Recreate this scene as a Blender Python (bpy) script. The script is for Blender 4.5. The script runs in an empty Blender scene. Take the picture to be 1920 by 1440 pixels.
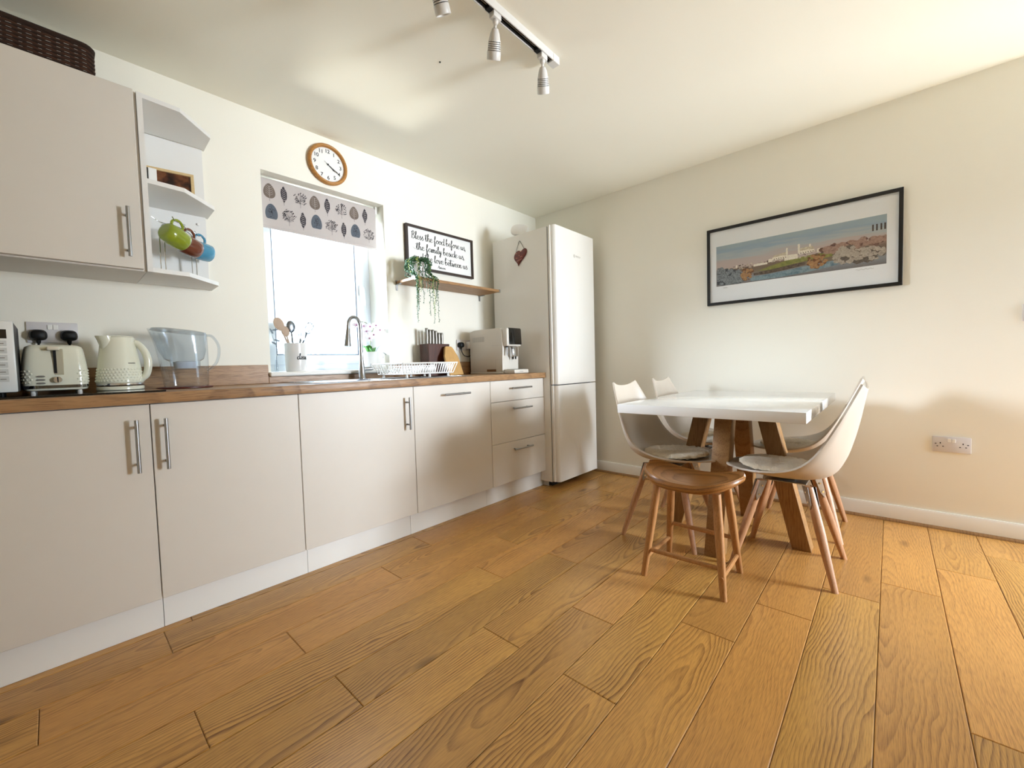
import bpy, bmesh, math, random
from math import sin, cos, pi, radians
from mathutils import Vector, Matrix

S = bpy.context.scene
COL = S.collection
rng = random.Random(7)

# ---------------------------------------------------------------- camera
cam_d = bpy.data.cameras.new('camera')
cam = bpy.data.objects.new('camera', cam_d)
COL.objects.link(cam)
S.camera = cam
F_PX = 781.228
cam_d.sensor_width = 36.0
cam_d.lens = F_PX / 1920.0 * 36.0
cam_d.clip_start = 0.03
yaw, pit, rol = 0.738090752, -0.0448309646, -0.0278966950
_d = Vector((cos(yaw) * cos(pit), sin(yaw) * cos(pit), sin(pit)))
_r = Vector((sin(yaw), -cos(yaw), 0))
_u = _r.cross(_d)
_r2 = _r * cos(rol) + _u * sin(rol)
_u2 = -_r * sin(rol) + _u * cos(rol)
_m = Matrix((_r2, _u2, -_d)).transposed().to_4x4()
_m.translation = Vector((-3.27568361, -2.60622676, 0.973306712))
cam.matrix_world = _m

# ---------------------------------------------------------------- world, sun, daylight portals, exposure
SKY_STRENGTH = 3.4
SUN_STRENGTH = 7.0
w = bpy.data.worlds.new('sky')
S.world = w
w.use_nodes = True
_bg = w.node_tree.nodes['Background']
_bg.inputs['Color'].default_value = (0.60, 0.81, 1.0, 1)
_bg.inputs['Strength'].default_value = SKY_STRENGTH

sun_d = bpy.data.lights.new('sun', 'SUN')
sun_d.energy = SUN_STRENGTH
sun_d.color = (1.0, 0.95, 0.86)
sun_d.angle = radians(0.6)
sun = bpy.data.objects.new('sun', sun_d)
COL.objects.link(sun)
SUN_DIR = Vector((-0.26, 0.60, -1.0)).normalized()
sun.rotation_euler = SUN_DIR.to_track_quat('-Z', 'Y').to_euler()

def portal(name, loc, direction, sx, sy):
    l = bpy.data.lights.new(name, 'AREA')
    l.shape = 'RECTANGLE'; l.size = sx; l.size_y = sy
    l.cycles.is_portal = True
    o = bpy.data.objects.new(name, l)
    COL.objects.link(o)
    o.location = loc
    o.rotation_euler = Vector(direction).to_track_quat('-Z', 'Y').to_euler()
    return o
portal('kitchen_window_portal', (-2.06, 0.34, 1.53), (0, -1, 0), 0.9, 1.25)
portal('patio_door_portal', (-0.25, -4.66, 1.06), (0, 1, 0), 1.2, 2.2)

def area(name, loc, direction, sx, sy, power, color):
    l = bpy.data.lights.new(name, 'AREA')
    l.shape = 'RECTANGLE'; l.size = sx; l.size_y = sy
    l.energy = power; l.color = color
    o = bpy.data.objects.new(name, l)
    COL.objects.link(o)
    o.location = loc
    o.rotation_euler = Vector(direction).to_track_quat('-Z', 'Y').to_euler()
    return o
# area lamp added outside the glazed door to strengthen its daylight
area('patio_added_lamp', (0.35, -6.4, 1.30), (-.18, 1, 0), 1.0, 1.2, 215.0, (0.90, 0.95, 1.0))
# area lamp added outside the kitchen window to brighten right wall and table
area('kitchen_added_lamp', (-5.4, 4.6, 2.9), (3.34, -4.4, -1.4), 3.6, 2.2, 1650.0, (0.84, 0.92, 1.0))
# spot lamp added below the kitchen window, imitating reflected sun on the ceiling
sp = bpy.data.lights.new('added_glint_lamp', 'SPOT')
sp.energy = 420.0; sp.color = (1.0, 0.96, 0.84); sp.spot_size = radians(22); sp.spot_blend = 0.3; sp.shadow_soft_size = 0.5
so = bpy.data.objects.new('added_glint_lamp', sp); COL.objects.link(so)
so.location = (-2.10, 4.00, -3.35)
so.rotation_euler = (Vector((-2.06, .2, 1.45)) - Vector(so.location)).to_track_quat('-Z', 'Y').to_euler()


S.view_settings.view_transform = 'Standard'
S.view_settings.look = 'None'
S.view_settings.exposure = 1.05
S.view_settings.gamma = 1.0
S.view_settings.use_curve_mapping = False
S.cycles.use_denoising = True
S.cycles.max_bounces = 10
S.cycles.diffuse_bounces = 6
S.cycles.glossy_bounces = 4
S.cycles.transmission_bounces = 6
S.cycles.transparent_max_bounces = 12
S.cycles.sample_clamp_indirect = 6.0
S.cycles.caustics_reflective = False
S.cycles.caustics_refractive = False

# ---------------------------------------------------------------- materials
def lin(h):
    if isinstance(h, str):
        h = h.lstrip('#')
        c = [int(h[i:i + 2], 16) / 255 for i in (0, 2, 4)]
    else:
        c = list(h)
    return tuple((x / 12.92 if x <= 0.04045 else ((x + 0.055) / 1.055) ** 2.4) for x in c) + (1.0,)

class NT:
    def __init__(self, name):
        self.m = bpy.data.materials.new(name)
        self.m.use_nodes = True
        self.t = self.m.node_tree
        self.b = self.t.nodes['Principled BSDF']
        self.out = self.t.nodes['Material Output']
    def n(self, typ, **kw):
        x = self.t.nodes.new(typ)
        for k, v in kw.items():
            setattr(x, k, v)
        return x
    def set(self, sock, v):
        if hasattr(v, 'is_output') or isinstance(v, bpy.types.NodeSocket):
            self.t.links.new(v, sock)
        else:
            sock.default_value = v
    def math(self, op, a, b=0.0, c=0.0):
        x = self.n('ShaderNodeMath', operation=op)
        for i, v in enumerate((a, b, c)):
            self.set(x.inputs[i], v)
        return x.outputs[0]
    def xyz(self, a, b, c):
        x = self.n('ShaderNodeCombineXYZ')
        for i, v in enumerate((a, b, c)):
            self.set(x.inputs[i], v)
        return x.outputs[0]
    def sep(self, v):
        x = self.n('ShaderNodeSeparateXYZ')
        self.set(x.inputs[0], v)
        return x.outputs
    def noise(self, vec, scale=1.0, detail=2.0, rough=0.5):
        x = self.n('ShaderNodeTexNoise')
        if vec is not None:
            self.set(x.inputs['Vector'], vec)
        x.inputs['Scale'].default_value = scale
        x.inputs['Detail'].default_value = detail
        x.inputs['Roughness'].default_value = rough
        return x.outputs['Fac']
    def mix(self, f, a, b):
        x = self.n('ShaderNodeMix', data_type='RGBA')
        self.set(x.inputs[0], f)
        self.set(x.inputs[6], a)
        self.set(x.inputs[7], b)
        return x.outputs[2]
    def ramp(self, f, stops):
        x = self.n('ShaderNodeValToRGB')
        self.set(x.inputs[0], f)
        e = x.color_ramp.elements
        while len(e) < len(stops):
            e.new(0.5)
        for k, (p, c) in enumerate(stops):
            e[k].position = p
            e[k].color = c if len(c) == 4 else tuple(c) + (1,)
        return x.outputs[0]
    def objco(self):
        return self.n('ShaderNodeTexCoord').outputs['Object']
    def bump(self, h, strength=0.1, dist=0.01):
        x = self.n('ShaderNodeBump')
        x.inputs['Strength'].default_value = strength
        x.inputs['Distance'].default_value = dist
        self.set(x.inputs['Height'], h)
        self.t.links.new(x.outputs[0], self.b.inputs['Normal'])

def pbr(name, col, rough=0.5, metal=0.0, var=0.04, vscale=14.0, bump=0.0, bscale=200.0, coat=0.0, sheen=0.0, spec=0.5):
    k = NT(name)
    c = lin(col)
    co = k.objco()
    f = k.noise(co, vscale, 3.0)
    lo = tuple(x * (1 - var) for x in c[:3]) + (1,)
    hi = tuple(min(1, x * (1 + var)) for x in c[:3]) + (1,)
    k.set(k.b.inputs['Base Color'], k.mix(f, lo, hi))
    k.b.inputs['Metallic'].default_value = metal
    k.b.inputs['Specular IOR Level'].default_value = spec
    k.set(k.b.inputs['Roughness'], k.math('MULTIPLY_ADD', f, 0.08, max(0.02, rough - 0.04)))
    if coat:
        k.b.inputs['Coat Weight'].default_value = coat
        k.b.inputs['Coat Roughness'].default_value = 0.08
    if sheen:
        k.b.inputs['Sheen Weight'].default_value = sheen
    if bump:
        k.bump(k.noise(co, bscale, 3.0), bump, 0.004)
    return k.m

def clear(name, tint=(1, 1, 1), refl=1.0, rough=0.02):
    """thin clear glass or plastic: light passes straight through, the surface reflects by Fresnel"""
    k = NT(name)
    k.t.nodes.remove(k.b)
    tr = k.n('ShaderNodeBsdfTransparent')
    tr.inputs[0].default_value = tuple(tint) + (1,)
    gl = k.n('ShaderNodeBsdfGlossy')
    gl.inputs['Roughness'].default_value = rough
    lw = k.n('ShaderNodeLayerWeight')
    lw.inputs['Blend'].default_value = 0.5
    fres = k.math('MULTIPLY_ADD', k.math('POWER', lw.outputs['Facing'], 5.0), 0.95, 0.04)
    mx = k.n('ShaderNodeMixShader')
    k.set(mx.inputs[0], k.math('MINIMUM', k.math('MULTIPLY', fres, refl), 1.0))
    k.t.links.new(tr.outputs[0], mx.inputs[1])
    k.t.links.new(gl.outputs[0], mx.inputs[2])
    k.t.links.new(mx.outputs[0], k.out.inputs[0])
    return k.m

def wood(name, light, dark, axis=0, scale=1.0, rough=0.4, contrast=0.7, pore=0.35, taper=4.0, rings=75.0, coat=0.0, per_object=False, bump=0.05):
    """sawn timber: growth rings of a tilted log cut by the board, with pores along the grain"""
    k = NT(name)
    s = k.sep(k.objco())
    order = [(0, 1, 2), (1, 0, 2), (2, 0, 1)][axis]
    x, y, z = s[order[0]], s[order[1]], s[order[2]]
    if scale != 1.0:
        x, y, z = (k.math('MULTIPLY', v, scale) for v in (x, y, z))
    if per_object:
        r1 = k.n('ShaderNodeObjectInfo').outputs['Random']
        r2 = k.math('FRACT', k.math('MULTIPLY', r1, 71.3))
        r3 = k.math('FRACT', k.math('MULTIPLY', r1, 193.7))
        xo = k.math('ADD', x, k.math('MULTIPLY', r1, 61.0))
        yc0 = k.math('ADD', y, k.math('MULTIPLY_ADD', r2, 0.22, -0.11))
        sg = k.math('MULTIPLY_ADD', k.math('GREATER_THAN', r3, 0.5), 2.0, -1.0)
        xs = k.math('MULTIPLY', x, sg)
    else:
        xo, yc0, xs, r2, r3 = x, y, x, 0.4, 0.6
    warp = k.noise(k.xyz(k.math('MULTIPLY', xo, 2.2), k.math('MULTIPLY', y, 7.0), 0.0), 1.0, 2.0)
    yc = k.math('ADD', yc0, k.math('MULTIPLY_ADD', warp, 0.09, -0.045))
    depth = k.math('MULTIPLY_ADD', k.noise(k.xyz(k.math('MULTIPLY', xo, 1.3), 3.7, 0.0), 1.0, 2.0), 0.10, 0.0)
    rad = k.math('SQRT', k.math('ADD', k.math('MULTIPLY', yc, yc), k.math('ADD', k.math('MULTIPLY', depth, depth), k.math('MULTIPLY', z, z))))
    wob = k.noise(k.xyz(k.math('MULTIPLY', xo, 5.0), k.math('MULTIPLY', y, 22.0), 0.0), 1.0, 2.0)
    ph = k.math('ADD', k.math('MULTIPLY', rad, rings), k.math('ADD', k.math('MULTIPLY', xs, taper), k.math('MULTIPLY', wob, 0.55)))
    fr = k.math('FRACT', ph)
    ringf = k.ramp(fr, [(0.0, (0, 0, 0, 1)), (0.45, (0.12, 0.12, 0.12, 1)), (0.80, (0.8, 0.8, 0.8, 1)), (0.92, (1, 1, 1, 1)), (1.0, (0, 0, 0, 1))])
    fade = k.ramp(k.noise(k.xyz(k.math('MULTIPLY', xo, 1.6), k.math('MULTIPLY', y, 9.0), 4.0), 1.0, 2.0), [(0.32, (0.12, 0.12, 0.12, 1)), (0.66, (1, 1, 1, 1))])
    pr = k.noise(k.xyz(k.math('MULTIPLY', xo, 22.0), k.math('MULTIPLY', y, 520.0), k.math('MULTIPLY', z, 300.0)), 1.0, 2.0)
    pores = k.ramp(pr, [(0.46, (0, 0, 0, 1)), (0.66, (1, 1, 1, 1))])
    fac = k.math('MULTIPLY', k.math('MULTIPLY', ringf, fade), contrast)
    if per_object: fac = k.math('MULTIPLY', fac, k.math('MULTIPLY_ADD', r2, 0.7, 0.42))
    fac = k.math('ADD', fac, k.math('MULTIPLY', pores, pore))
    fac = k.math('MINIMUM', fac, 1.0)
    c1, c2 = lin(light), lin(dark)
    col = k.mix(fac, c1, c2)
    tone = k.noise(k.xyz(k.math('MULTIPLY', xo, 1.1), k.math('MULTIPLY', y, 14.0), 9.0), 1.0, 2.0)
    hv = k.n('ShaderNodeHueSaturation')
    k.set(hv.inputs['Color'], col)
    val = k.math('MULTIPLY_ADD', tone, 0.30, 0.85)
    if per_object:
        val = k.math('ADD', val, k.math('MULTIPLY_ADD', r3, 0.22, -0.11))
        k.set(hv.inputs['Hue'], k.math('MULTIPLY_ADD', r2, 0.008, 0.496))
    k.set(hv.inputs['Value'], val)
    colf = hv.outputs[0]
    if per_object:   # dark knots
        vo = k.n('ShaderNodeTexVoronoi')
        k.set(vo.inputs['Vector'], k.xyz(k.math('MULTIPLY', xo, 1.7), k.math('MULTIPLY', yc0, 5.0), r2))
        vo.inputs['Scale'].default_value = 1.0
        kn = k.ramp(vo.outputs['Distance'], [(0.0, (1, 1, 1, 1)), (0.06, (0.85, 0.85, 0.85, 1)), (0.13, (0, 0, 0, 1))])
        colf = k.mix(k.math('MULTIPLY', kn, 0.75), colf, lin('#4a2a10'))
    k.set(k.b.inputs['Base Color'], colf)
    k.set(k.b.inputs['Roughness'], k.math('MULTIPLY_ADD', fac, 0.12, rough))
    k.b.inputs['Specular IOR Level'].default_value = 0.4
    if coat:
        k.b.inputs['Coat Weight'].default_value = coat
        k.b.inputs['Coat Roughness'].default_value = 0.2
    if bump:
        k.bump(k.math('MULTIPLY', fac, -1.0), bump, 0.002)
    return k.m

M = {}
M['wall'] = pbr('wall_paint', '#f2efe4', 0.75, var=0.012, vscale=3, bump=0.10, bscale=260, spec=0.25)
M['ceiling'] = pbr('ceiling_paint', '#f4f1e4', 0.8, var=0.012, vscale=2, bump=0.06, bscale=220, spec=0.2)
M['gloss_white'] = pbr('white_trim_paint', '#f1efea', 0.35, var=0.01)
M['floor'] = wood('oak_floor', '#d09c55', '#734722', axis=0, rough=0.30, per_object=True, contrast=0.85, pore=0.36, taper=5.0, rings=105, coat=0.12)
M['underlay'] = pbr('dark_subfloor', '#3a2413', 0.8)
M['cab'] = pbr('cashmere_laminate', '#dad4cb', 0.42, var=0.015, bump=0.04, bscale=700)
M['carcass'] = pbr('white_melamine', '#e6e5e2', 0.45, var=0.01)
M['plinth'] = pbr('white_plinth', '#efefec', 0.38, var=0.01)
M['worktop'] = wood('oak_worktop', '#a9835c', '#74553a', axis=0, scale=1.0, rough=0.36, contrast=0.55, pore=0.5, taper=3.0, rings=60)
M['oak_shelf'] = wood('oak_board', '#a37a4e', '#6c4b2d', axis=0, rough=0.45, contrast=0.5, pore=0.4)
M['steel'] = pbr('brushed_steel', '#a6a7a8', 0.30, 1.0, var=0.06, vscale=60)
M['utensil_steel'] = pbr('utensil_steel', '#858c94', 0.25, 1.0, var=0.05)
M['handle_steel'] = pbr('handle_steel', '#8d8983', 0.4, 1.0, var=0.08)
M['chrome'] = pbr('chrome', '#d4d4d6', 0.08, 1.0, var=0.02)
M['sink'] = pbr('sink_steel', '#c9ccd0', 0.22, 1.0, var=0.05)
M['upvc'] = pbr('white_upvc', '#e2e9f0', 0.3, var=0.01)
M['seal'] = pbr('grey_seal', '#5b6470', 0.6)
M['glass'] = clear('window_glass', (0.97, 0.985, 1.0))
M['fridge'] = pbr('white_enamel', '#ece9e3', 0.30, var=0.008)
M['grey_plastic'] = pbr('pale_grey_plastic', '#b9b8b4', 0.4)
M['black'] = pbr('black_plastic', '#080809', 0.5, spec=0.3)
M['black_gloss'] = pbr('black_gloss', '#060608', 0.08, coat=0.5)
M['cream'] = pbr('cream_enamel', '#e6e6d4', 0.16, var=0.015, coat=0.4)
M['white_plastic'] = pbr('white_plastic', '#eceae6', 0.35, var=0.01)
M['socket'] = pbr('socket_plastic', '#d9d5d6', 0.35, var=0.01)
M['shell'] = pbr('taupe_shell', '#c3b7a8', 0.38, var=0.02)
M['pad'] = pbr('oatmeal_pile', '#e8dac2', 0.95, var=0.18, vscale=60, bump=0.9, bscale=160, sheen=0.4)
M['beech'] = wood('beech_leg', '#b98a64', '#8b6040', axis=2, rough=0.42, contrast=0.3, pore=0.35)
M['stool_leg'] = wood('stool_leg_wood', '#b58250', '#80532b', axis=2, rough=0.38, contrast=0.35, pore=0.3)
M['stool_seat'] = wood('acacia_seat', '#a8733c', '#5e3616', axis=1, rough=0.3, contrast=0.95, pore=0.25, rings=70, taper=5, coat=0.25)
M['table_leg'] = wood('oak_table_leg', '#9d7547', '#6c4a26', axis=2, rough=0.5, contrast=0.4, pore=0.5)
M['table_top'] = pbr('white_lacquer', '#f2f2f2', 0.10, var=0.008, coat=0.5)
M['clock_wood'] = wood('clock_oak', '#b98241', '#85562a', axis=0, rough=0.4, contrast=0.4, pore=0.4)
M['paper'] = pbr('white_paper', '#efefed', 0.7, var=0.01)
M['ink'] = pbr('black_ink', '#191716', 0.6)
M['ink_grey'] = pbr('grey_ink', '#77736a', 0.6)
M['dark_frame'] = pbr('dark_brown_frame', '#2c1a10', 0.45, var=0.2, vscale=30)
M['black_frame'] = pbr('black_frame', '#0b0a0b', 0.4)
M['mount'] = pbr('white_mount', '#e9ecee', 0.6, var=0.01)
M['blind'] = pbr('blind_fabric', '#bfb7b4', 0.85, var=0.03, vscale=90, bump=0.1, bscale=900)
M['leaf_brown'] = pbr('brown_print', '#6f6259', 0.85, var=0.1)
M['leaf_slate'] = pbr('slate_print', '#59606a', 0.85, var=0.25, vscale=120)
M['leaf_black'] = pbr('charcoal_print', '#38343a', 0.85, var=0.2)
M['heart'] = pbr('red_brown_ceramic', '#6a2413', 0.35, var=0.2)
M['heart_print'] = pbr('pink_print', '#d79a86', 0.6)
M['string'] = pbr('dark_string', '#33352c', 0.8)
M['basket'] = pbr('dark_wicker', '#2a170d', 0.9, var=0.35, vscale=70)
M['basket2'] = pbr('mid_wicker', '#412616', 0.9, var=0.35, vscale=70)
M['pine'] = wood('pine_frame', '#d8bd8d', '#bd9a63', axis=0, rough=0.5, contrast=0.3, pore=0.15)
M['green_mug'] = pbr('green_glaze', '#8a9a2c', 0.18, var=0.10, coat=0.4)
M['brown_mug'] = pbr('brown_glaze', '#6e3a26', 0.18, var=0.10, coat=0.4)
M['blue_mug'] = pbr('blue_glaze', '#4c93b4', 0.18, var=0.10, coat=0.4)
M['jug'] = clear('jug_plastic', (0.90, 0.93, 0.96), 1.3, 0.05)
M['jug_inner'] = clear('jug_hopper', (0.88, 0.91, 0.94), 1.5, 0.12)
M['filter'] = pbr('filter_plastic', '#d8dde4', 0.4)
M['coaster'] = pbr('red_brown_coaster', '#5a2114', 0.4)
M['walnut'] = wood('walnut_block', '#4c2414', '#24100a', axis=2, rough=0.35, contrast=0.7, pore=0.3)
M['board'] = wood('beech_board', '#c9a066', '#a87c45', axis=2, rough=0.5, contrast=0.25, pore=0.25)
M['coffee'] = pbr('white_machine', '#d9d3c9', 0.32, var=0.01)
M['tray_wood'] = pbr('brown_inset', '#7a5632', 0.4)
M['ceramic'] = pbr('white_ceramic', '#dcd9d6', 0.25, var=0.01, coat=0.3)
M['spoon_wood'] = wood('spoon_wood', '#b59d88', '#8f7560', axis=2, rough=0.6, contrast=0.2, pore=0.2)
M['leaf'] = pbr('green_leaf', '#3f7a2e', 0.4, var=0.2, vscale=30)
M['trail_leaf'] = pbr('trailing_leaf', '#2f5a36', 0.45, var=0.45, vscale=40)
M['trail_leaf_pale'] = pbr('pale_trailing_leaf', '#8c9a4e', 0.5, var=0.3, vscale=40)
M['stem'] = pbr('green_stem', '#5c6a3a', 0.6)
M['dry_stem'] = pbr('grey_stem', '#6e7a84', 0.6)
M['petal'] = pbr('white_petal', '#efe8ef', 0.6, var=0.03)
M['petal_eye'] = pbr('mauve_lip', '#a5718f', 0.6)
M['soil'] = pbr('bark', '#4a3828', 0.9, var=0.4, vscale=90)
M['ground'] = pbr('pale_ground', '#cfc9bc', 0.9, var=0.1, vscale=0.5)
M['spot'] = pbr('spot_paint', '#d8d6d2', 0.35, var=0.01)
M['lamp_face'] = pbr('frosted_lamp_face', '#e4e2dc', 0.3)

# ---------------------------------------------------------------- mesh helpers
def rot_to(v):
    return Vector(v).normalized().to_track_quat('Z', 'Y').to_matrix().to_4x4()

def catmull(pts, n=6):
    P = [Vector(p) for p in pts]
    if len(P) < 3:
        return P
    out = []
    for i in range(len(P) - 1):
        p0 = P[i - 1] if i else P[0] * 2 - P[1]
        p1, p2 = P[i], P[i + 1]
        p3 = P[i + 2] if i + 2 < len(P) else P[-1] * 2 - P[-2]
        for k in range(n):
            t = k / n
            out.append(0.5 * ((2 * p1) + (p2 - p0) * t + (2 * p0 - 5 * p1 + 4 * p2 - p3) * t * t + (3 * p1 - p0 - 3 * p2 + p3) * t ** 3))
    out.append(P[-1])
    return out

class MB:
    """collects shapes for ONE mesh object"""
    def __init__(self):
        self.bm = bmesh.new()
    def _add(self, verts, faces, mat=None):
        if mat is not None:
            verts = [mat @ Vector(v) for v in verts]
        vs = [self.bm.verts.new(v) for v in verts]
        fs = []
        for f in faces:
            try:
                fs.append(self.bm.faces.new([vs[i] for i in f]))
            except ValueError:
                pass
        return vs, fs
    def box(self, lo, hi, bevel=0.0, seg=2, mat=None):
        x0, y0, z0 = lo; x1, y1, z1 = hi
        v = [(x0, y0, z0), (x1, y0, z0), (x1, y1, z0), (x0, y1, z0), (x0, y0, z1), (x1, y0, z1), (x1, y1, z1), (x0, y1, z1)]
        f = [(0, 3, 2, 1), (4, 5, 6, 7), (0, 1, 5, 4), (1, 2, 6, 5), (2, 3, 7, 6), (3, 0, 4, 7)]
        if bevel:
            b2 = bmesh.new()
            vs = [b2.verts.new(p) for p in v]
            for q in f:
                b2.faces.new([vs[i] for i in q])
            bmesh.ops.bevel(b2, geom=b2.edges[:], offset=bevel, segments=seg, profile=0.5, affect='EDGES')
            b2.verts.index_update()
            v = [p.co.copy() for p in b2.verts]
            f = [[p.index for p in q.verts] for q in b2.faces]
            b2.free()
        self._add(v, f, mat)
        return self
    def cyl(self, p0, p1, r0, r1=None, n=16, caps=True):
        r1 = r0 if r1 is None else r1
        p0, p1 = Vector(p0), Vector(p1)
        R = rot_to(p1 - p0)
        vs = []
        for p, r in ((p0, r0), (p1, r1)):
            for k in range(n):
                a = 2 * pi * k / n
                vs.append(p + R @ Vector((r * cos(a), r * sin(a), 0)))
        fs = [(k, (k + 1) % n, n + (k + 1) % n, n + k) for k in range(n)]
        if caps:
            fs += [tuple(reversed(range(n))), tuple(range(n, 2 * n))]
        self._add(vs, fs)
        return self
    def lathe(self, prof, n=32, at=(0, 0, 0), axis=(0, 0, 1), close=True, f=None):
        """prof: list of (radius, height)"""
        T = Matrix.Translation(Vector(at)) @ rot_to(axis)
        vs, fs = [], []
        m = len(prof)
        for i, (r, h) in enumerate(prof):
            for k in range(n):
                a = 2 * pi * k / n
                rr = r if f is None else f(r, h, i, k, a)
                vs.append(T @ Vector((rr * cos(a), rr * sin(a), h)))
        for i in range(m - 1):
            for k in range(n):
                fs.append((i * n + k, i * n + (k + 1) % n, (i + 1) * n + (k + 1) % n, (i + 1) * n + k))
        if close:
            if prof[0][0] > 1e-6: fs.append(tuple(reversed(range(n))))
            if prof[-1][0] > 1e-6: fs.append(tuple(range((m - 1) * n, m * n)))
        self._add(vs, fs)
        return self
    def loft(self, rings, cap=True, closed=True):
        n = len(rings[0])
        vs = [p for r in rings for p in r]
        fs = []
        for i in range(len(rings) - 1):
            for k in range(n if closed else n - 1):
                fs.append((i * n + k, i * n + (k + 1) % n, (i + 1) * n + (k + 1) % n, (i + 1) * n + k))
        if cap:
            fs += [tuple(reversed(range(n))), tuple(range((len(rings) - 1) * n, len(rings) * n))]
        self._add(vs, fs)
        return self
    def prism(self, poly, lo, hi, axis=2, bevel=0.0):
        """poly extruded along an axis; poly holds the other two coordinates in order"""
        def P(a, b, c):
            return {2: (a, b, c), 1: (a, c, b), 0: (c, a, b)}[axis]
        n = len(poly)
        v = [P(a, b, lo) for a, b in poly] + [P(a, b, hi) for a, b in poly]
        f = [(k, (k + 1) % n, n + (k + 1) % n, n + k) for k in range(n)] + [tuple(reversed(range(n))), tuple(range(n, 2 * n))]
        if bevel:
            b2 = bmesh.new()
            vs = [b2.verts.new(p) for p in v]
            for q in f:
                b2.faces.new([vs[i] for i in q])
            cap_e = {e for fc in b2.faces if len(fc.verts) == n for e in fc.edges} if n != 4 else set(b2.edges)
            bmesh.ops.bevel(b2, geom=list(cap_e), offset=bevel, segments=2, profile=0.5, affect='EDGES')
            b2.verts.index_update()
            v = [p.co.copy() for p in b2.verts]
            f = [[p.index for p in q.verts] for q in b2.faces]
            b2.free()
        self._add(v, f)
        return self
    def tube(self, path, r, n=8, caps=True, closed=False):
        P = [Vector(p) for p in path]
        m = len(P)
        rs = r if isinstance(r, (list, tuple)) else [r] * m
        rings = []
        up = None
        for i in range(m):
            if closed:
                t = P[(i + 1) % m] - P[i - 1]
            else:
                t = P[min(i + 1, m - 1)] - P[max(i - 1, 0)]
            t.normalize()
            if up is None:
                up = t.orthogonal().normalized()
            else:
                up = up - t * up.dot(t)
                up = up.normalized() if up.length > 1e-6 else t.orthogonal().normalized()
            b = t.cross(up)
            rings.append([P[i] + (up * cos(2 * pi * k / n) + b * sin(2 * pi * k / n)) * rs[i] for k in range(n)])
        if closed:
            rings.append(rings[0])
        self.loft(rings, cap=caps and not closed)
        return self
    def ball(self, c, r, n=12, m=8, sq=(1, 1, 1), mat=None):
        vs, fs = [], []
        vs.append(Vector((0, 0, -1)))
        for i in range(1, m):
            t = -pi / 2 + pi * i / m
            for k in range(n):
                a = 2 * pi * k / n
                vs.append(Vector((cos(t) * cos(a), cos(t) * sin(a), sin(t))))
        vs.append(Vector((0, 0, 1)))
        for k in range(n):
            fs.append((0, 1 + (k + 1) % n, 1 + k))
            for i in range(m - 2):
                a = 1 + i * n
                fs.append((a + k, a + (k + 1) % n, a + n + (k + 1) % n, a + n + k))
            e = 1 + (m - 2) * n
            fs.append((e + k, e + (k + 1) % n, len(vs) - 1))
        T = Matrix.Translation(Vector(c)) @ (mat if mat is not None else Matrix()) @ Matrix.Diagonal((r * sq[0], r * sq[1], r * sq[2], 1))
        self._add([T @ v for v in vs], fs)
        return self
    def grid(self, rows):
        n = len(rows[0])
        self._add([p for r in rows for p in r], [(i * n + k, i * n + k + 1, (i + 1) * n + k + 1, (i + 1) * n + k) for i in range(len(rows) - 1) for k in range(n - 1)])
        return self
    def poly(self, pts):
        self._add(pts, [tuple(range(len(pts)))])
        return self
    def build(self, name, mat, parent=None, smooth=35, local=False, recalc=True):
        if recalc:
            bmesh.ops.recalc_face_normals(self.bm, faces=self.bm.faces[:])
        me = bpy.data.meshes.new(name)
        self.bm.to_mesh(me)
        self.bm.free()
        me.materials.append(mat)
        if smooth:
            me.shade_smooth()
            me.set_sharp_from_angle(angle=radians(smooth))
        o = bpy.data.objects.new(name, me)
        COL.objects.link(o)
        if parent is not None:
            o.parent = parent
            if not local:
                me.transform(WORLD[parent.name].inverted())
            WORLD[o.name] = WORLD[parent.name]
        else:
            WORLD[o.name] = Matrix()
        return o

WORLD = {}
def tag(o, label=None, cat=None, group=None, kind=None):
    if label: o['label'] = label
    if cat: o['category'] = cat
    if group: o['group'] = group
    if kind: o['kind'] = kind
    return o
def thing(name, label, cat, loc=(0, 0, 0), rz=0.0, group=None):
    o = bpy.data.objects.new(name, None)
    COL.objects.link(o)
    o.empty_display_size = 0.05
    o.location = loc
    o.rotation_euler = (0, 0, rz)
    WORLD[o.name] = Matrix.Translation(Vector(loc)) @ Matrix.Rotation(rz, 4, 'Z')
    return tag(o, label, cat, group)
def struct(o):
    o['kind'] = 'structure'
    return o
def plabel(o, text):
    o['label'] = text
    return o
def dup(root, loc, rz, label, group=None):
    r = root.copy(); COL.objects.link(r)
    r.location = loc; r.rotation_euler = (0, 0, rz)
    r['label'] = label
    if group: r['group'] = group
    WORLD[r.name] = Matrix.Translation(Vector(loc)) @ Matrix.Rotation(rz, 4, 'Z')
    for ch in list(root.children):
        c = ch.copy(); COL.objects.link(c); c.parent = r
        for g in list(ch.children):
            d = g.copy(); COL.objects.link(d); d.parent = c
    return r

def squircle(cx, cy, z, a, b, n=40, p=4.0):
    out = []
    for k in range(n):
        t = 2 * pi * k / n
        c, s = cos(t), sin(t)
        out.append(Vector((cx + a * math.copysign(abs(c) ** (2 / p), c), cy + b * math.copysign(abs(s) ** (2 / p), s), z)))
    return out

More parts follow.
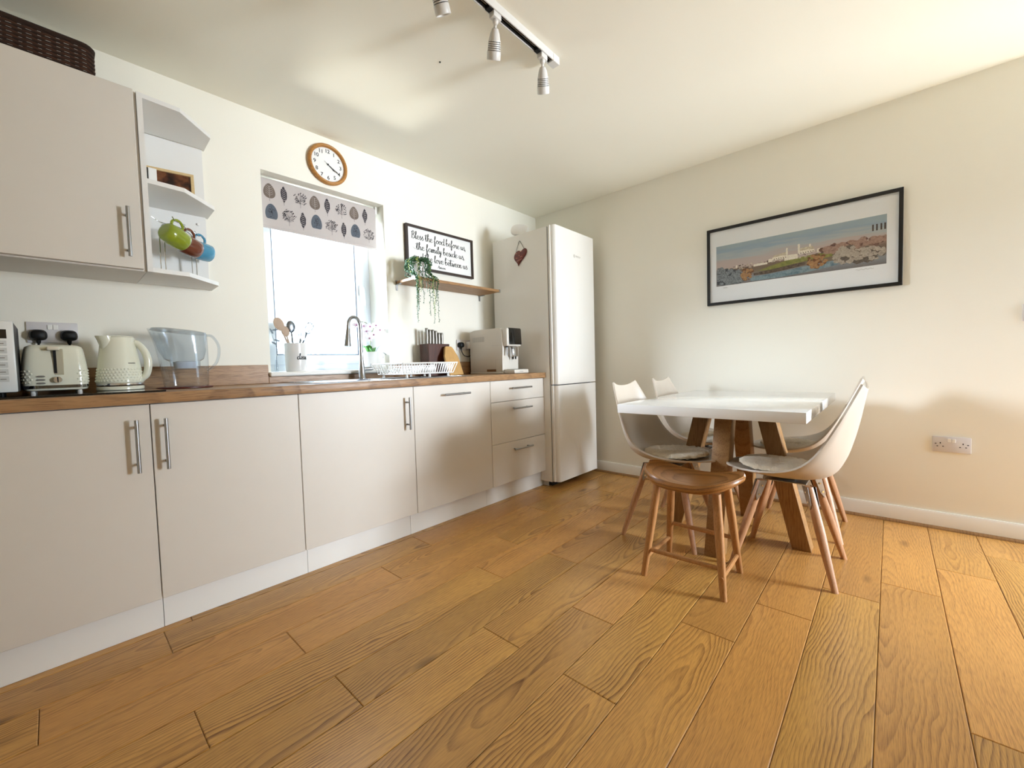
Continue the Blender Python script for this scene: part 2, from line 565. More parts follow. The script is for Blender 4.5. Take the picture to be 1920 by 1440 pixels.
# ---------------------------------------------------------------- handwriting (own stroke alphabet)
GL = {
 'a': (1.0, [[(.75,.85),(.4,1),(.1,.6),(.15,.1),(.45,.05),(.75,.5),(.8,.95),(.8,.3),(.95,0),(1.1,.25)]]),
 'b': (.85, [[(0,.5),(.35,1.8),(.27,2.1),(.15,1.5),(.15,.2),(.4,0),(.7,.35),(.6,.85),(.35,.85),(.2,.5)]]),
 'c': (.7, [[(.6,.85),(.4,1),(.1,.6),(.15,.1),(.4,0),(.7,.3)]]),
 'd': (1.0, [[(.75,.85),(.4,1),(.1,.6),(.15,.1),(.45,.05),(.75,.5),(.95,2.0),(.8,.3),(.95,0),(1.1,.25)]]),
 'e': (.72, [[(0,.35),(.45,.5),(.6,.85),(.35,1),(.1,.6),(.15,.15),(.45,0),(.78,.3)]]),
 'f': (.65, [[(0,.3),(.4,1.3),(.5,1.9),(.35,2.0),(.25,1.5),(.15,-.7),(.3,-.8),(.4,-.2),(.35,.2),(.7,.35)]]),
 'h': (.88, [[(0,.4),(.4,1.6),(.35,2.1),(.2,1.7),(.1,0)],[(.1,.4),(.35,.9),(.55,.9),(.55,.3),(.7,0),(.92,.3)]]),
 'i': (.5, [[(0,.3),(.2,.95),(.15,.3),(.3,0),(.55,.3)],[(.25,1.4),(.28,1.52)]]),
 'l': (.48, [[(0,.3),(.4,1.6),(.35,2.1),(.2,1.7),(.15,.3),(.3,0),(.52,.3)]]),
 'm': (1.1, [[(0,.3),(.15,.95),(.1,0)],[(.1,.5),(.35,.95),(.45,.8),(.42,0)],[(.42,.5),(.7,.95),(.8,.8),(.78,.2),(.92,0),(1.15,.3)]]),
 'n': (.8, [[(0,.3),(.15,.95),(.1,0)],[(.1,.5),(.4,.95),(.5,.8),(.5,.2),(.62,0),(.85,.3)]]),
 'o': (.82, [[(.5,.95),(.15,.75),(.1,.25),(.4,0),(.7,.35),(.65,.8),(.45,.95),(.55,.7),(.9,.75)]]),
 'r': (.7, [[(0,.3),(.2,1.05),(.3,.85),(.5,.85),(.45,.3),(.55,0),(.75,.3)]]),
 's': (.62, [[(0,.2),(.35,1.1),(.3,.8),(.55,.3),(.35,-.05),(.1,.1)]]),
 't': (.6, [[(.0,.4),(.3,1.9),(.2,.2),(.35,0),(.62,.3)],[(-.2,1.45),(.65,1.65)]]),
 'u': (.88, [[(0,.4),(.1,.95),(.1,.25),(.3,0),(.55,.4),(.6,.95),(.6,.2),(.72,0),(.92,.3)]]),
 'v': (.78, [[(0,.7),(.15,.95),(.3,.1),(.4,0),(.65,.9),(.85,.8)]]),
 'w': (1.0, [[(0,.7),(.1,.95),(.15,.2),(.3,0),(.5,.8),(.55,.2),(.7,0),(.9,.9),(1.05,.8)]]),
 'y': (.75, [[(0,.4),(.1,.95),(.12,.35),(.3,.1),(.55,.9),(.5,0),(.35,-.8),(.15,-.75),(.3,-.2),(.78,.3)]]),
 'B': (.95, [[(.2,1.95),(.05,0)],[(-.05,1.6),(.4,2.1),(.7,1.7),(.5,1.15),(.2,1.05),(.7,.9),(.75,.3),(.35,0),(0,.1)]]),
 'A': (.9, [[(0,0),(.5,1.9),(.7,0),(.9,.3)],[(.1,.7),(.75,.75)]]),
 ',': (.35, [[(.12,.12),(.02,-.3)]]),
 '.': (.3, [[(.1,.05),(.14,.0)]]),
 ' ': (.5, []),
}
def script_ribbons(text, thick=.10, thin=.045):
    """list of quads (x, y) for a handwritten line, and its width"""
    x = 0.0
    quads = []
    for ch in text:
        adv, strokes = GL[ch]
        for st in strokes:
            pts = catmull([(a + x, b, 0) for a, b in st], 5)
            side = []
            for i, p in enumerate(pts):
                d = (pts[min(i + 1, len(pts) - 1)] - pts[max(i - 1, 0)])
                if d.length < 1e-6: d = Vector((1, 0, 0))
                d.normalize()
                wd = thin + (thick - thin) * abs(d.y) * (1.0 if d.y < 0 else 0.45)
                nrm = Vector((-d.y, d.x, 0)) * wd
                side.append((p + nrm, p - nrm))
            for i in range(len(side) - 1):
                quads.append((side[i][0], side[i + 1][0], side[i + 1][1], side[i][1]))
        x += adv
    return quads, x
def script_on(mb, text, fn, thick=.10, thin=.045):
    """fn maps (u in 0..1 along the line, v in x-heights) to a 3D point"""
    q, wd = script_ribbons(text, thick, thin)
    for quad in q:
        mb._add([fn(p.x / wd, p.y) for p in quad], [(0, 1, 2, 3)])

def text_mesh(mb, body, size, mat, align='CENTER', shear=0.0, extrude=0.0, bold=0.0):
    """plain lettering, turned into mesh faces and placed by a matrix"""
    cu = bpy.data.curves.new('lettering', 'FONT')
    cu.body = body; cu.size = size
    cu.align_x = align; cu.align_y = 'CENTER'
    cu.shear = shear; cu.extrude = extrude
    cu.resolution_u = 3
    cu.offset = bold
    o = bpy.data.objects.new('lettering', cu)
    COL.objects.link(o)
    dg = bpy.context.evaluated_depsgraph_get()
    me = bpy.data.meshes.new_from_object(o.evaluated_get(dg))
    vs = [mat @ v.co for v in me.vertices]
    fs = [tuple(p.vertices) for p in me.polygons]
    mb._add(vs, fs)
    bpy.data.objects.remove(o)
    bpy.data.curves.remove(cu)
    bpy.data.meshes.remove(me)
def frame_mat(origin, xdir, ydir):
    x = Vector(xdir).normalized(); y = Vector(ydir).normalized(); z = x.cross(y)
    m = Matrix((x, y, z)).transposed().to_4x4()
    m.translation = Vector(origin)
    return m

# ================================================================ ROOM
H = 2.414
XL, YF, XE, YR = -3.86, -4.5, 2.2, -3.36      # left wall, front wall, far right wall, end of the right wall
WX0, WX1, WZ0, WZ1 = -2.442, -1.682, 0.972, 2.104   # kitchen window opening

b = MB()
T = 0.30
b.box((XL, 0, -.05), (WX0, T, H)); b.box((WX1, 0, -.05), (0.30, T, H))
b.box((WX0, 0, -.05), (WX1, T, WZ0 - .022)); b.box((WX0, 0, WZ1), (WX1, T, H))
struct(b.build('wall_back', M['wall'], smooth=0))
struct(MB().box((0, YR, -.05), (0.13, 0, H)).build('wall_right', M['wall'], smooth=0))
struct(MB().box((XL - .15, YF, -.05), (XL, T, H)).build('wall_left', M['wall'], smooth=0))
DX0, DX1, DZ = -.82, .30, 2.14
b = MB()
b.box((XL, YF - .15, -.05), (DX0, YF, H)); b.box((DX1, YF - .15, -.05), (XE, YF, H)); b.box((DX0, YF - .15, DZ), (DX1, YF, H))
struct(b.build('wall_front', M['wall'], smooth=0))
struct(MB().box((0.13, YR, -.05), (XE, YR + .13, H)).build('wall_alcove', M['wall'], smooth=0))
struct(MB().box((XE, YF - .15, -.05), (XE + .15, YR + .13, H)).build('wall_far', M['wall'], smooth=0))
struct(MB().box((XL - .15, YF - .15, H), (XE + .15, T, H + .12)).build('ceiling', M['ceiling'], smooth=0))
struct(MB().box((-40, -40, -5.9), (40, 60, -5.7)).build('ground', M['ground'], smooth=0))
# small dark fixing hole left in the ceiling
tag(MB().lathe([(0.004, 0), (0.004, -.003), (0, -.004)], 10, (-1.971, -1.017, H)).build('ceiling_hook', M['string']),
    'tiny dark fixing in the ceiling left of the track light', 'hook')

# floor: a dark sub-floor with every board an object of its own
floor = struct(MB().box((XL, YF - .15, -.06), (XE, 0, -.016)).build('floor', M['underlay'], smooth=0))
ROWS = 0.1829
JOINTS = {0: -1.929, 1: -2.239, 2: -1.624, 3: -1.937, 4: -1.607, 5: -2.245, 6: -1.925, 7: -2.246, 8: -1.748, 9: -1.44, 10: -1.138, 11: -.937, 12: -.628, 13: -.32}
PL = 1.1145
row_top = -0.572
k0 = -3
def plank(x0, x1, y0, y1):
    g = 0.0007
    x0, x1, y0, y1 = x0 + g, x1 - g, y0 + g, y1 - g
    lx, ly = (x1 - x0) / 2, (y1 - y0) / 2
    c = 0.0022
    me = bpy.data.meshes.new('plank')
    v = [(-lx, -ly, -.016), (lx, -ly, -.016), (lx, ly, -.016), (-lx, ly, -.016),
         (-lx, -ly, -c * .8), (lx, -ly, -c * .8), (lx, ly, -c * .8), (-lx, ly, -c * .8),
         (-lx + c, -ly + c, 0), (lx - c, -ly + c, 0), (lx - c, ly - c, 0), (-lx + c, ly - c, 0)]
    f = [(0, 1, 5, 4), (1, 2, 6, 5), (2, 3, 7, 6), (3, 0, 4, 7), (4, 5, 9, 8), (5, 6, 10, 9), (6, 7, 11, 10), (7, 4, 8, 11), (8, 9, 10, 11)]
    me.from_pydata(v, [], f)
    me.materials.append(M['floor'])
    o = bpy.data.objects.new('plank', me)
    COL.objects.link(o)
    o.location = ((x0 + x1) / 2, (y0 + y1) / 2, 0)
    o.parent = floor
r = k0
while True:
    y1 = row_top - ROWS * r
    y0 = y1 - ROWS
    if y1 <= YF: break
    y1c, y0c = min(y1, 0), max(y0, YF)
    xr = XE if y1 < YR - 0.002 else 0.0
    j = JOINTS.get(r, -rng.random() * PL)
    x = j
    while x > XL: x -= PL
    while x < xr - 1e-4:
        a, bb = max(x, XL), min(x + PL, xr)
        if bb - a > 0.01 and y1c - y0c > 0.01:
            plank(a, bb, y0c, y1c)
        x += PL
    r += 1

# skirting and its oak bead along the right wall
b = MB(); b.prism([(-.016, .012), (-.016, .082), (-.010, .094), (0, .094), (0, .012)], YR, -.06, axis=1)
struct(b.build('baseboard_right', M['gloss_white']))
b = MB(); b.prism([(-.030, 0), (-.029, .006), (-.024, .013), (-.016, .016), (0, .016), (0, 0)], YR, -.06, axis=1)
struct(b.build('trim_1', M['oak_shelf']))

# kitchen window: frame, opening sash, pane, handle
FY = 0.215
win = bpy.data.objects.new('window_1', None); COL.objects.link(win); win['kind'] = 'structure'; win['label'] = 'white framed kitchen window above the sink'
win.location = (WX0, FY, WZ0); WORLD[win.name] = Matrix.Translation(Vector((WX0, FY, WZ0)))
def ring(b, x0, x1, z0, z1, y0, y1, wl, wr, wb, wt, bev=.004):
    b.box((x0, y0, z0), (x0 + wl, y1, z1), bev); b.box((x1 - wr, y0, z0), (x1, y1, z1), bev)
    b.box((x0 + wl, y0, z0), (x1 - wr, y1, z0 + wb), bev); b.box((x0 + wl, y0, z1 - wt), (x1 - wr, y1, z1), bev)
b = MB(); ring(b, WX0, WX1, WZ0, WZ1, FY + .01, FY + .075, .050, .050, .050, .05); b.build('outer_frame', M['upvc'], win)
b = MB(); ring(b, WX0 + .045, WX1 - .045, WZ0 + .046, WZ1 - .045, FY, FY + .06, .062, .066, .060, .06); b.build('sash', M['upvc'], win)
b = MB(); ring(b, WX0 + .107, WX1 - .111, WZ0 + .106, WZ1 - .105, FY + .006, FY + .03, .006, .006, .006, .006, 0); b.build('glazing_seal', M['seal'], win)
MB().box((WX0 + .108, FY + .026, WZ0 + .107), (WX1 - .112, FY + .030, WZ1 - .106)).build('pane', M['glass'], win, smooth=0)
b = MB()
hx = WX1 - .045 - .035
b.box((hx - .014, FY - .012, 1.50), (hx + .014, FY, 1.575), .004)
b.tube([(hx, FY - .012, 1.555), (hx, FY - .032, 1.553), (hx, FY - .040, 1.535), (hx + .004, FY - .040, 1.47), (hx + .010, FY - .036, 1.43)], [.008, .008, .009, .008, .006], 8)
b.build('window_handle', M['white_plastic'], win)
# window board with a rounded nose
b = MB()
b.box((WX0 - .016, -.042, WZ0 - .026), (WX1 + .016, FY + .012, WZ0), .010, 3)
struct(b.build('window_sill', M['gloss_white']))

# patio doors behind the camera
door = bpy.data.objects.new('door_1', None); COL.objects.link(door); door['kind'] = 'structure'; door['label'] = 'glazed white patio door outside the picture'
door.location = (DX0, YF, 0); WORLD[door.name] = Matrix.Translation(Vector((DX0, YF, 0)))
b = MB(); ring(b, DX0, DX1, 0, DZ, YF - .11, YF - .04, .05, .05, .03, .05); b.build('door_frame', M['upvc'], door)
x0, x1 = DX0 + .05, DX1 - .05
b = MB(); ring(b, x0, x1, .03, DZ - .05, YF - .10, YF - .05, .07, .07, .10, .07)
leaf = b.build('door_leaf', M['upvc'], door)
MB().box((x0 + .07, YF - .078, .13), (x1 - .07, YF - .072, DZ - .12)).build('pane', M['glass'], leaf, smooth=0)

# ================================================================ FITTED KITCHEN
ZT, ZB = 0.910, 0.870            # worktop top and underside
YW, YDR, YPL = -.605, -.585, -.535

def bar_handle(p0, p1, out, parent, name='handle', r=.0062, stand=.035, inset=.028):
    """round bar on two posts; p0, p1 are the bar ends on the door face, out is the outward direction"""
    p0, p1, out = Vector(p0), Vector(p1), Vector(out)
    d = (p1 - p0).normalized()
    b = MB()
    b.cyl(p0 + out * stand, p1 + out * stand, r, n=14)
    for q in (p0 + d * inset, p1 - d * inset):
        b.cyl(q, q + out * stand, r * .8, n=10)
    return b.build(name, M['steel'], parent)

def carcass(b, x0, x1, z0=.15, z1=.868, y0=-.545, y1=-.004):
    t = .016
    b.box((x0, y0, z0), (x0 + t, y1, z1)); b.box((x1 - t, y0, z0), (x1, y1, z1))
    b.box((x0 + t, y0, z0), (x1 - t, y1, z0 + t)); b.box((x0 + t, y1 - .008, z0 + t), (x1 - t, y1, z1))
    b.box((x0 + t, y0, z1 - t), (x1 - t, y0 + .09, z1))

def base_unit(x0, x1, label, px0, px1, hx=None, hz=None, name='base_cabinet'):
    t = thing(name, label, 'cabinet', ((x0 + x1) / 2, -.29, 0))
    b = MB(); carcass(b, x0 + .0005, x1 - .0005); b.build('carcass', M['carcass'], t, smooth=0)
    d = MB().box((x0 + .0015, YDR, .132), (x1 - .0015, YDR + .019, .8665), .0015, 1).build('door', M['cab'], t, smooth=0)
    if hz: bar_handle((hx, YDR, hz[0]), (hx, YDR, hz[1]), (0, -1, 0), d)
    else: bar_handle((hx[0], YDR, .806), (hx[1], YDR, .806), (0, -1, 0), d)
    MB().box((px0 + .001, YPL, 0.001), (px1 - .001, YPL + .016, .149)).build('plinth', M['plinth'], t, smooth=0)
    return t
base_unit(-3.642, -3.042, 'base cabinet door at far left under the toaster, handle on its right edge', -3.642, -3.035, -3.085, (.624, .815))
base_unit(-3.042, -2.521, 'base cabinet door under the kettle and jug, handle on its left edge', -3.035, -2.497, -3.003, (.624, .813))
base_unit(-2.521, -1.895, 'base cabinet door under the sink, handle on its right edge', -2.497, -1.915, -1.944, (.629, .810))
base_unit(-1.895, -1.275, 'integrated front with one horizontal bar handle, left of the drawers', -1.915, -1.295, (-1.686, -1.488), None, 'integrated_dishwasher')
t = thing('drawer_unit', 'three drawer base cabinet beside the white fridge freezer', 'cabinet', (-.96, -.29, 0))
b = MB(); carcass(b, -1.2745, -.6515); b.build('carcass', M['carcass'], t, smooth=0)
for z0, z1, hz in ((.7205, .8665, .811), (.4255, .7175, .664), (.132, .4225, .368)):
    d = MB().box((-1.2735, YDR, z0), (-.6525, YDR + .018, z1), .0015, 1).build('drawer', M['cab'], t, smooth=0)
    bar_handle((-1.075, YDR, hz), (-.872, YDR, hz), (0, -1, 0), d)
MB().box((-1.294, YPL, .001), (-.662, YPL + .016, .149)).build('plinth', M['plinth'], t, smooth=0)
MB().box((-.6505, YDR - .002, .001), (-.634, -.004, .868)).build('end_panel', M['carcass'], t, smooth=0)

# worktop with the cut-out for the sink
SX0, SX1, SY0, SY1 = -2.37, -1.41, -.505, -.055
t = thing('worktop', 'long oak effect kitchen worktop with square front edge', 'worktop', (-2.2, -.3, ZB))
b = MB()
xl = XL + .002
bev = .003
b.box((xl, YW, ZB), (-.633, SY0, ZT), bev)
b.box((xl, SY0, ZB), (SX0, -.003, ZT)); b.box((SX1, SY0, ZB), (-.633, -.003, ZT)); b.box((SX0, SY1, ZB), (SX1, -.003, ZT))
b.build('slab', M['worktop'], t)
for x0, x1, z1 in ((xl, WX0 - .018, 1.014), (WX0 - .018, WX1 + .018, WZ0 - .027), (WX1 + .018, -.70, 1.014)):
    MB().box((x0 + .0006, -.020, ZT + .0005), (x1 - .0006, -.001, z1), .0015, 1).build('upstand', M['worktop'], t)

# inset sink
t = thing('sink', 'stainless steel inset sink and drainer below the window', 'sink', (-1.9, -.28, ZT))
b = MB()
b.box((-2.395, -.53, ZT), (-1.385, -.49, ZT + .004), .0015); b.box((-2.395, -.16, ZT), (-1.385, -.032, ZT + .004), .0015)
b.box((-2.395, -.49, ZT), (-2.335, -.16, ZT + .004), .0015); b.box((-1.99, -.49, ZT), (-1.95, -.16, ZT + .004), .0015); b.box((-1.42, -.49, ZT), (-1.385, -.16, ZT + .004), .0015)
b.build('rim', M['sink'], t)
b = MB()
for z0, z1, e in ((ZT - .16, ZT - .158, 0),):
    b.box((-2.335, -.49, z0), (-1.99, -.16, z1))
b.box((-2.337, -.492, ZT - .16), (-2.335, -.158, ZT)); b.box((-1.99, -.492, ZT - .16), (-1.988, -.158, ZT))
b.box((-2.335, -.492, ZT - .16), (-1.99, -.49, ZT)); b.box((-2.335, -.16, ZT - .16), (-1.99, -.158, ZT))
b.build('bowl', M['sink'], t)
b = MB()
b.box((-1.95, -.49, ZT - .008), (-1.42, -.16, ZT - .006))
for k in range(8):
    y = -.46 + k * .038
    b.box((-1.92, y, ZT - .006), (-1.46, y + .012, ZT - .003), .001, 1)
b.build('drainer', M['sink'], t)['kind'] = 'stuff'

# mixer tap
TX, TY = -1.945, -.10
t = thing('mixer_tap', 'tall brushed steel gooseneck mixer tap behind the sink', 'tap', (TX, TY, ZT + .004))
MB().lathe([(.024, .914), (.024, .920), (.021, .925), (.020, .955), (.018, .985), (.0135, 1.03), (.012, 1.05), (.012, 1.052)], 24, (TX, TY, 0)).build('tap_body', M['steel'], t)
R = .052
path = [(TX, TY, 1.04), (TX, TY, 1.12), (TX, TY, 1.20), (TX, TY, 1.25)]
ddx, ddy = -.93, -.36
for k in range(1, 12):
    a = pi * k / 12 * 1.04
    path.append((TX + ddx * (R - R * cos(a)), TY + ddy * (R - R * cos(a)), 1.25 + R * sin(a)))
e = Vector(path[-1])
path.append(tuple(e + Vector((ddx * .004, ddy * .004, -.03))))
MB().tube(path, .0115, 14).build('spout', M['steel'], t)
p = Vector(path[-1]); q = p + Vector((ddx * .012, ddy * .012, -.11))
b = MB(); b.tube([p, p.lerp(q, .15), p.lerp(q, .6), p.lerp(q, .95), q], [.0125, .014, .018, .022, .0215], 18)
b.build('spray_head', M['steel'], t)
b = MB(); b.cyl((TX, TY, .975), (TX + .066, TY - .004, .978), .0125, n=16); b.cyl((TX + .066, TY - .004, .978), (TX + .074, TY - .0045, .978), .0105, n=16)
b.cyl((TX + .058, TY, .985), (TX + .062, TY - .004, 1.01), .004, .003, 8)
b.build('lever', M['steel'], t)

# induction hob
t = thing('hob', 'black glass hob set in the worktop under toaster and kettle', 'hob', (-3.30, -.29, ZT))
MB().box((-3.60, -.54, ZT + .0003), (-2.985, -.05, ZT + .006), .0015, 1).build('glass_plate', M['black_gloss'], t)

# wall cabinet
UX0, UX1, UY, UZ0, UZ1 = -3.60, -2.992, -.345, 1.402, 2.124
t = thing('wall_cabinet', 'pale beige wall cabinet above the toaster', 'cabinet', ((UX0 + UX1) / 2, -.17, UZ0))
MB().box((UX0, UY + .022, UZ0), (UX1, -.001, UZ1)).build('carcass', M['cab'], t, smooth=0)
d = MB().box((UX0 + .002, UY, UZ0 + .006), (UX1 - .010, UY + .019, UZ1 - .001), .0015, 1).build('door', M['cab'], t, smooth=0)
bar_handle((-3.045, UY, 1.446), (-3.045, UY, 1.640), (0, -1, 0), d)

# open end shelves with angled corners
EX1 = -2.700
t = thing('end_shelf_unit', 'open white end shelf unit with angled corners beside the wall cabinet', 'shelf', ((UX1 + EX1) / 2, -.15, UZ0))
MB().box((UX1 + .001, -.335, UZ0), (UX1 + .019, -.001, UZ1)).build('side_panel', M['carcass'], t, smooth=0)
MB().box((UX1 + .019, -.016, UZ0 + .02), (EX1 - .012, -.001, UZ1 - .02)).build('back_panel', M['carcass'], t, smooth=0)
shp = [(UX1 + .019, -.016), (UX1 + .019, -.333), (-2.848, -.320), (EX1 - .006, -.165), (EX1, -.001), (EX1 - .012, -.001), (EX1 - .012, -.016)]
for z in (UZ0, 1.766, UZ1 - .018):
    MB().prism(shp, z, z + .018, 2).build('shelf', M['carcass'], t, smooth=0)
MB().cyl((-2.745, -.016, 1.725), (-2.745, -.024, 1.725), .006, n=12).build('fixing_cap', M['white_plastic'], t)

# oak wall shelf on metal end brackets
t = thing('wall_shelf', 'oak wall shelf with metal brackets below the framed blessing', 'shelf', (-1.19, -.12, 1.57))
MB().box((-1.605, -.238, 1.572), (-.790, -.004, 1.592), .002, 1).build('shelf_board', M['oak_shelf'], t)
for x0, x1 in ((-1.609, -1.592), (-.803, -.786)):
    b = MB()
    b.box((x0, -.0035, 1.528), (x1, -.0005, 1.60), .001, 1)
    b.box((x0, -.06, 1.566), (x1, -.0035, 1.5715), .001, 1)
    b.build('bracket', M['steel'], t)
for x0, x1 in ((-1.609, -1.596), (-.797, -.784)):
    b = MB(); b.box((x0, -.242, 1.5695), (x1, -.222, 1.5945), .001, 1); b.build('end_clip', M['steel'], t)

# ================================================================ FRIDGE FREEZER
FX0, FX1, FYF, FZ = -.682, -.105, -.712, 2.034
t = thing('fridge_freezer', 'tall white fridge freezer standing in the corner', 'fridge', (-.39, -.37, 0))
MB().box((FX0, -.645, .045), (FX1, -.065, FZ - .004), .004).build('body', M['fridge'], t)
for x in (FX0 + .05, FX1 - .05):
    for y in (-.57, -.11):
        MB().cyl((x, y, 0), (x, y, .046), .018, n=12).build('foot', M['black'], t)
MB().box((FX0 + .02, -.63, .012), (FX1 - .02, -.60, .045)).build('kick_strip', M['black'], t)
def fdoor(z0, z1, nm):
    b = MB()
    # the long edge by the worktop is scooped into a grip
    poly = [(FX0 + .003, -.655), (FX0 + .003, -.672), (FX0 + .010, -.676), (FX0 + .012, -.692), (FX0 + .022, FYF + .003), (FX0 + .028, FYF), (FX1 - .012, FYF), (FX1 - .003, FYF + .008), (FX1 - .001, -.655)]
    b.prism(poly, z0, z1, 2)
    return b.build(nm, M['fridge'], t, smooth=40)
fdoor(.815, FZ, 'fridge_door'); fdoor(.052, .807, 'freezer_door')
b = MB(); b.box((FX0 + .012, -.656, .05), (FX1 - .012, -.644, FZ - .008)); b.build('door_gasket', M['seal'], t, smooth=0)
b = MB()
mt = frame_mat((-.385, FYF - .0006, 1.838), (1, 0, 0), (0, 0, 1))
text_mesh(b, 'BOSCH', .020, mt, 'LEFT')
n = 20
for k in range(n):
    a0, a1 = 2 * pi * k / n, 2 * pi * (k + 1) / n
    b._add([mt @ Vector((-.022 + r_ * cos(a), r_ * sin(a), 0)) for r_, a in ((.012, a0), (.012, a1), (.0095, a1), (.0095, a0))], [(0, 1, 2, 3)])
b._add([mt @ Vector(v) for v in ((-.028, .008, 0), (-.026, .008, 0), (-.026, -.008, 0), (-.028, -.008, 0))], [(0, 1, 2, 3)])
b._add([mt @ Vector(v) for v in ((-.018, .008, 0), (-.016, .008, 0), (-.016, -.008, 0), (-.018, -.008, 0))], [(0, 1, 2, 3)])
b._add([mt @ Vector(v) for v in ((-.026, .001, 0), (-.018, .001, 0), (-.018, -.001, 0), (-.026, -.001, 0))], [(0, 1, 2, 3)])
b.build('badge', pbr('grey_lettering', '#8a8270', 0.4), t, smooth=0, recalc=False)['kind'] = 'stuff'

# things on and against the fridge
b = MB()
rings = []
for z, sc in ((-.010, .90), (-.012, .97), (0, 1.0), (.012, .97), (.012, .90)):
    rings.append([Vector((.074 * sc * math.copysign(abs(cos(a)) ** .75, cos(a)), .052 * sc * math.copysign(abs(sin(a)) ** .75, sin(a)), z)) for a in [2 * pi * k / 28 for k in range(28)]])
b.loft(rings)
o = b.build('tray', M['white_plastic'])
o.location = (-.645, -.345, FZ + .043)
o.rotation_euler = (radians(66), radians(10), radians(-68))
tag(o, 'small white rounded tray standing on top of the fridge', 'tray')
o = MB().box((-.04, -.02, 0), (.04, .02, .010), .004).build('black_remote', M['black'])
o.location = (-.60, -.55, FZ + .001); o.rotation_euler = (0, 0, .4)
tag(o, 'small black object lying on top of the fridge', 'remote')

HX = FX0 - .0005
t = thing('heart_ornament', 'red brown ceramic heart hanging on the side of the fridge', 'ornament', (HX, -.377, 1.847))
def heart_pt(a, s):
    x = 16 * sin(a) ** 3; y = 13 * cos(a) - 5 * cos(2 * a) - 2 * cos(3 * a) - cos(4 * a)
    return x * s, y * s + .004
ca, sa = cos(.28), sin(.28)
def hrot(p): return p[0] * ca + p[1] * sa, p[1] + p[0] * .10
b = MB()
rings = []
for dx, s in ((0, .0040), (-.003, .0044), (-.008, .0043), (-.011, .0036)):
    rr = []
    for k in range(36):
        x, y = hrot(heart_pt(2 * pi * k / 36, s))
        rr.append(Vector((HX + dx, -.377 - x, 1.847 + y)))
    rings.append(rr)
b.loft(rings); b.build('heart', M['heart'], t)
b = MB()
b.tube([(HX - .004, -.377 + .042, 1.892), (HX - .003, -.377 + .008, 1.972), (HX - .003, -.377 - .004, 1.972), (HX - .004, -.377 - .045, 1.906)], .0016, 6)
b.build('string', M['string'], t)
b = MB(); b.cyl((HX + .0003, -.376, 1.972), (HX - .008, -.376, 1.974), .003, n=8); b.build('hook', M['steel'], t)
b = MB()
for zc, wd, hgt, nw, y0 in ((1.872, .022, .009, 2, .045), (1.880, .032, .009, 3, .002), (1.834, .018, .010, 2, .040), (1.839, .022, .010, 2, -.008), (1.812, .058, .008, 5, .030)):
    pts = [(HX - .0114, -.377 + y0 - wd * u / (nw * 4), zc + hgt * (.5 + .5 * sin(u * pi / 2)) + (.18 * wd * u / (nw * 4))) for u in range(nw * 4 + 1)]
    b.tube(catmull(pts, 3), .0011, 5)
b.ball((HX - .0112, -.374, 1.858), .004, 8, 6, (.3, 1, 1))
b.build('lettering', M['heart_print'], t)['kind'] = 'stuff'

# ================================================================ DINING TABLE
TCX, TCY, TZ = -.748, -1.965, .758
t = thing('dining_table', 'white topped dining table on four splayed oak posts', 'table', (TCX, TCY, 0))
MB().box((TCX - .577, TCY - .402, TZ - .045), (TCX + .577, TCY + .402, TZ), .0025, 2).build('tabletop', M['table_top'], t)
def post(top, foot, hw):
    b = MB()
    rings = []
    for p in (foot, top):
        rings.append([Vector((p[0] + sx * hw, p[1] + sy * hw, p[2])) for sx, sy in ((-1, -1), (1, -1), (1, 1), (-1, 1))])
    b.loft(rings)
    bmesh.ops.recalc_face_normals(b.bm, faces=b.bm.faces[:])
    bmesh.ops.bevel(b.bm, geom=b.bm.edges[:], offset=.003, segments=2, profile=.5, affect='EDGES')
    return b
for dx, dy in ((-1, 0), (1, 0), (0, -1), (0, 1)):
    post((TCX + dx * .150, TCY + dy * .150, TZ - .046), (TCX + dx * .345, TCY + dy * .318, .0), .0415).build('leg', M['table_leg'], t)
b = MB(); b.box((TCX - .24, TCY - .24, TZ - .056), (TCX + .24, TCY + .24, TZ - .0455), .002); b.build('mount_plate', M['black'], t)

# ================================================================ SHELL CHAIRS
def lerp_curve(keys, t):
    pts = catmull(keys, 12)
    f = t * (len(pts) - 1)
    i = min(int(f), len(pts) - 2)
    return pts[i].lerp(pts[i + 1], f - i)
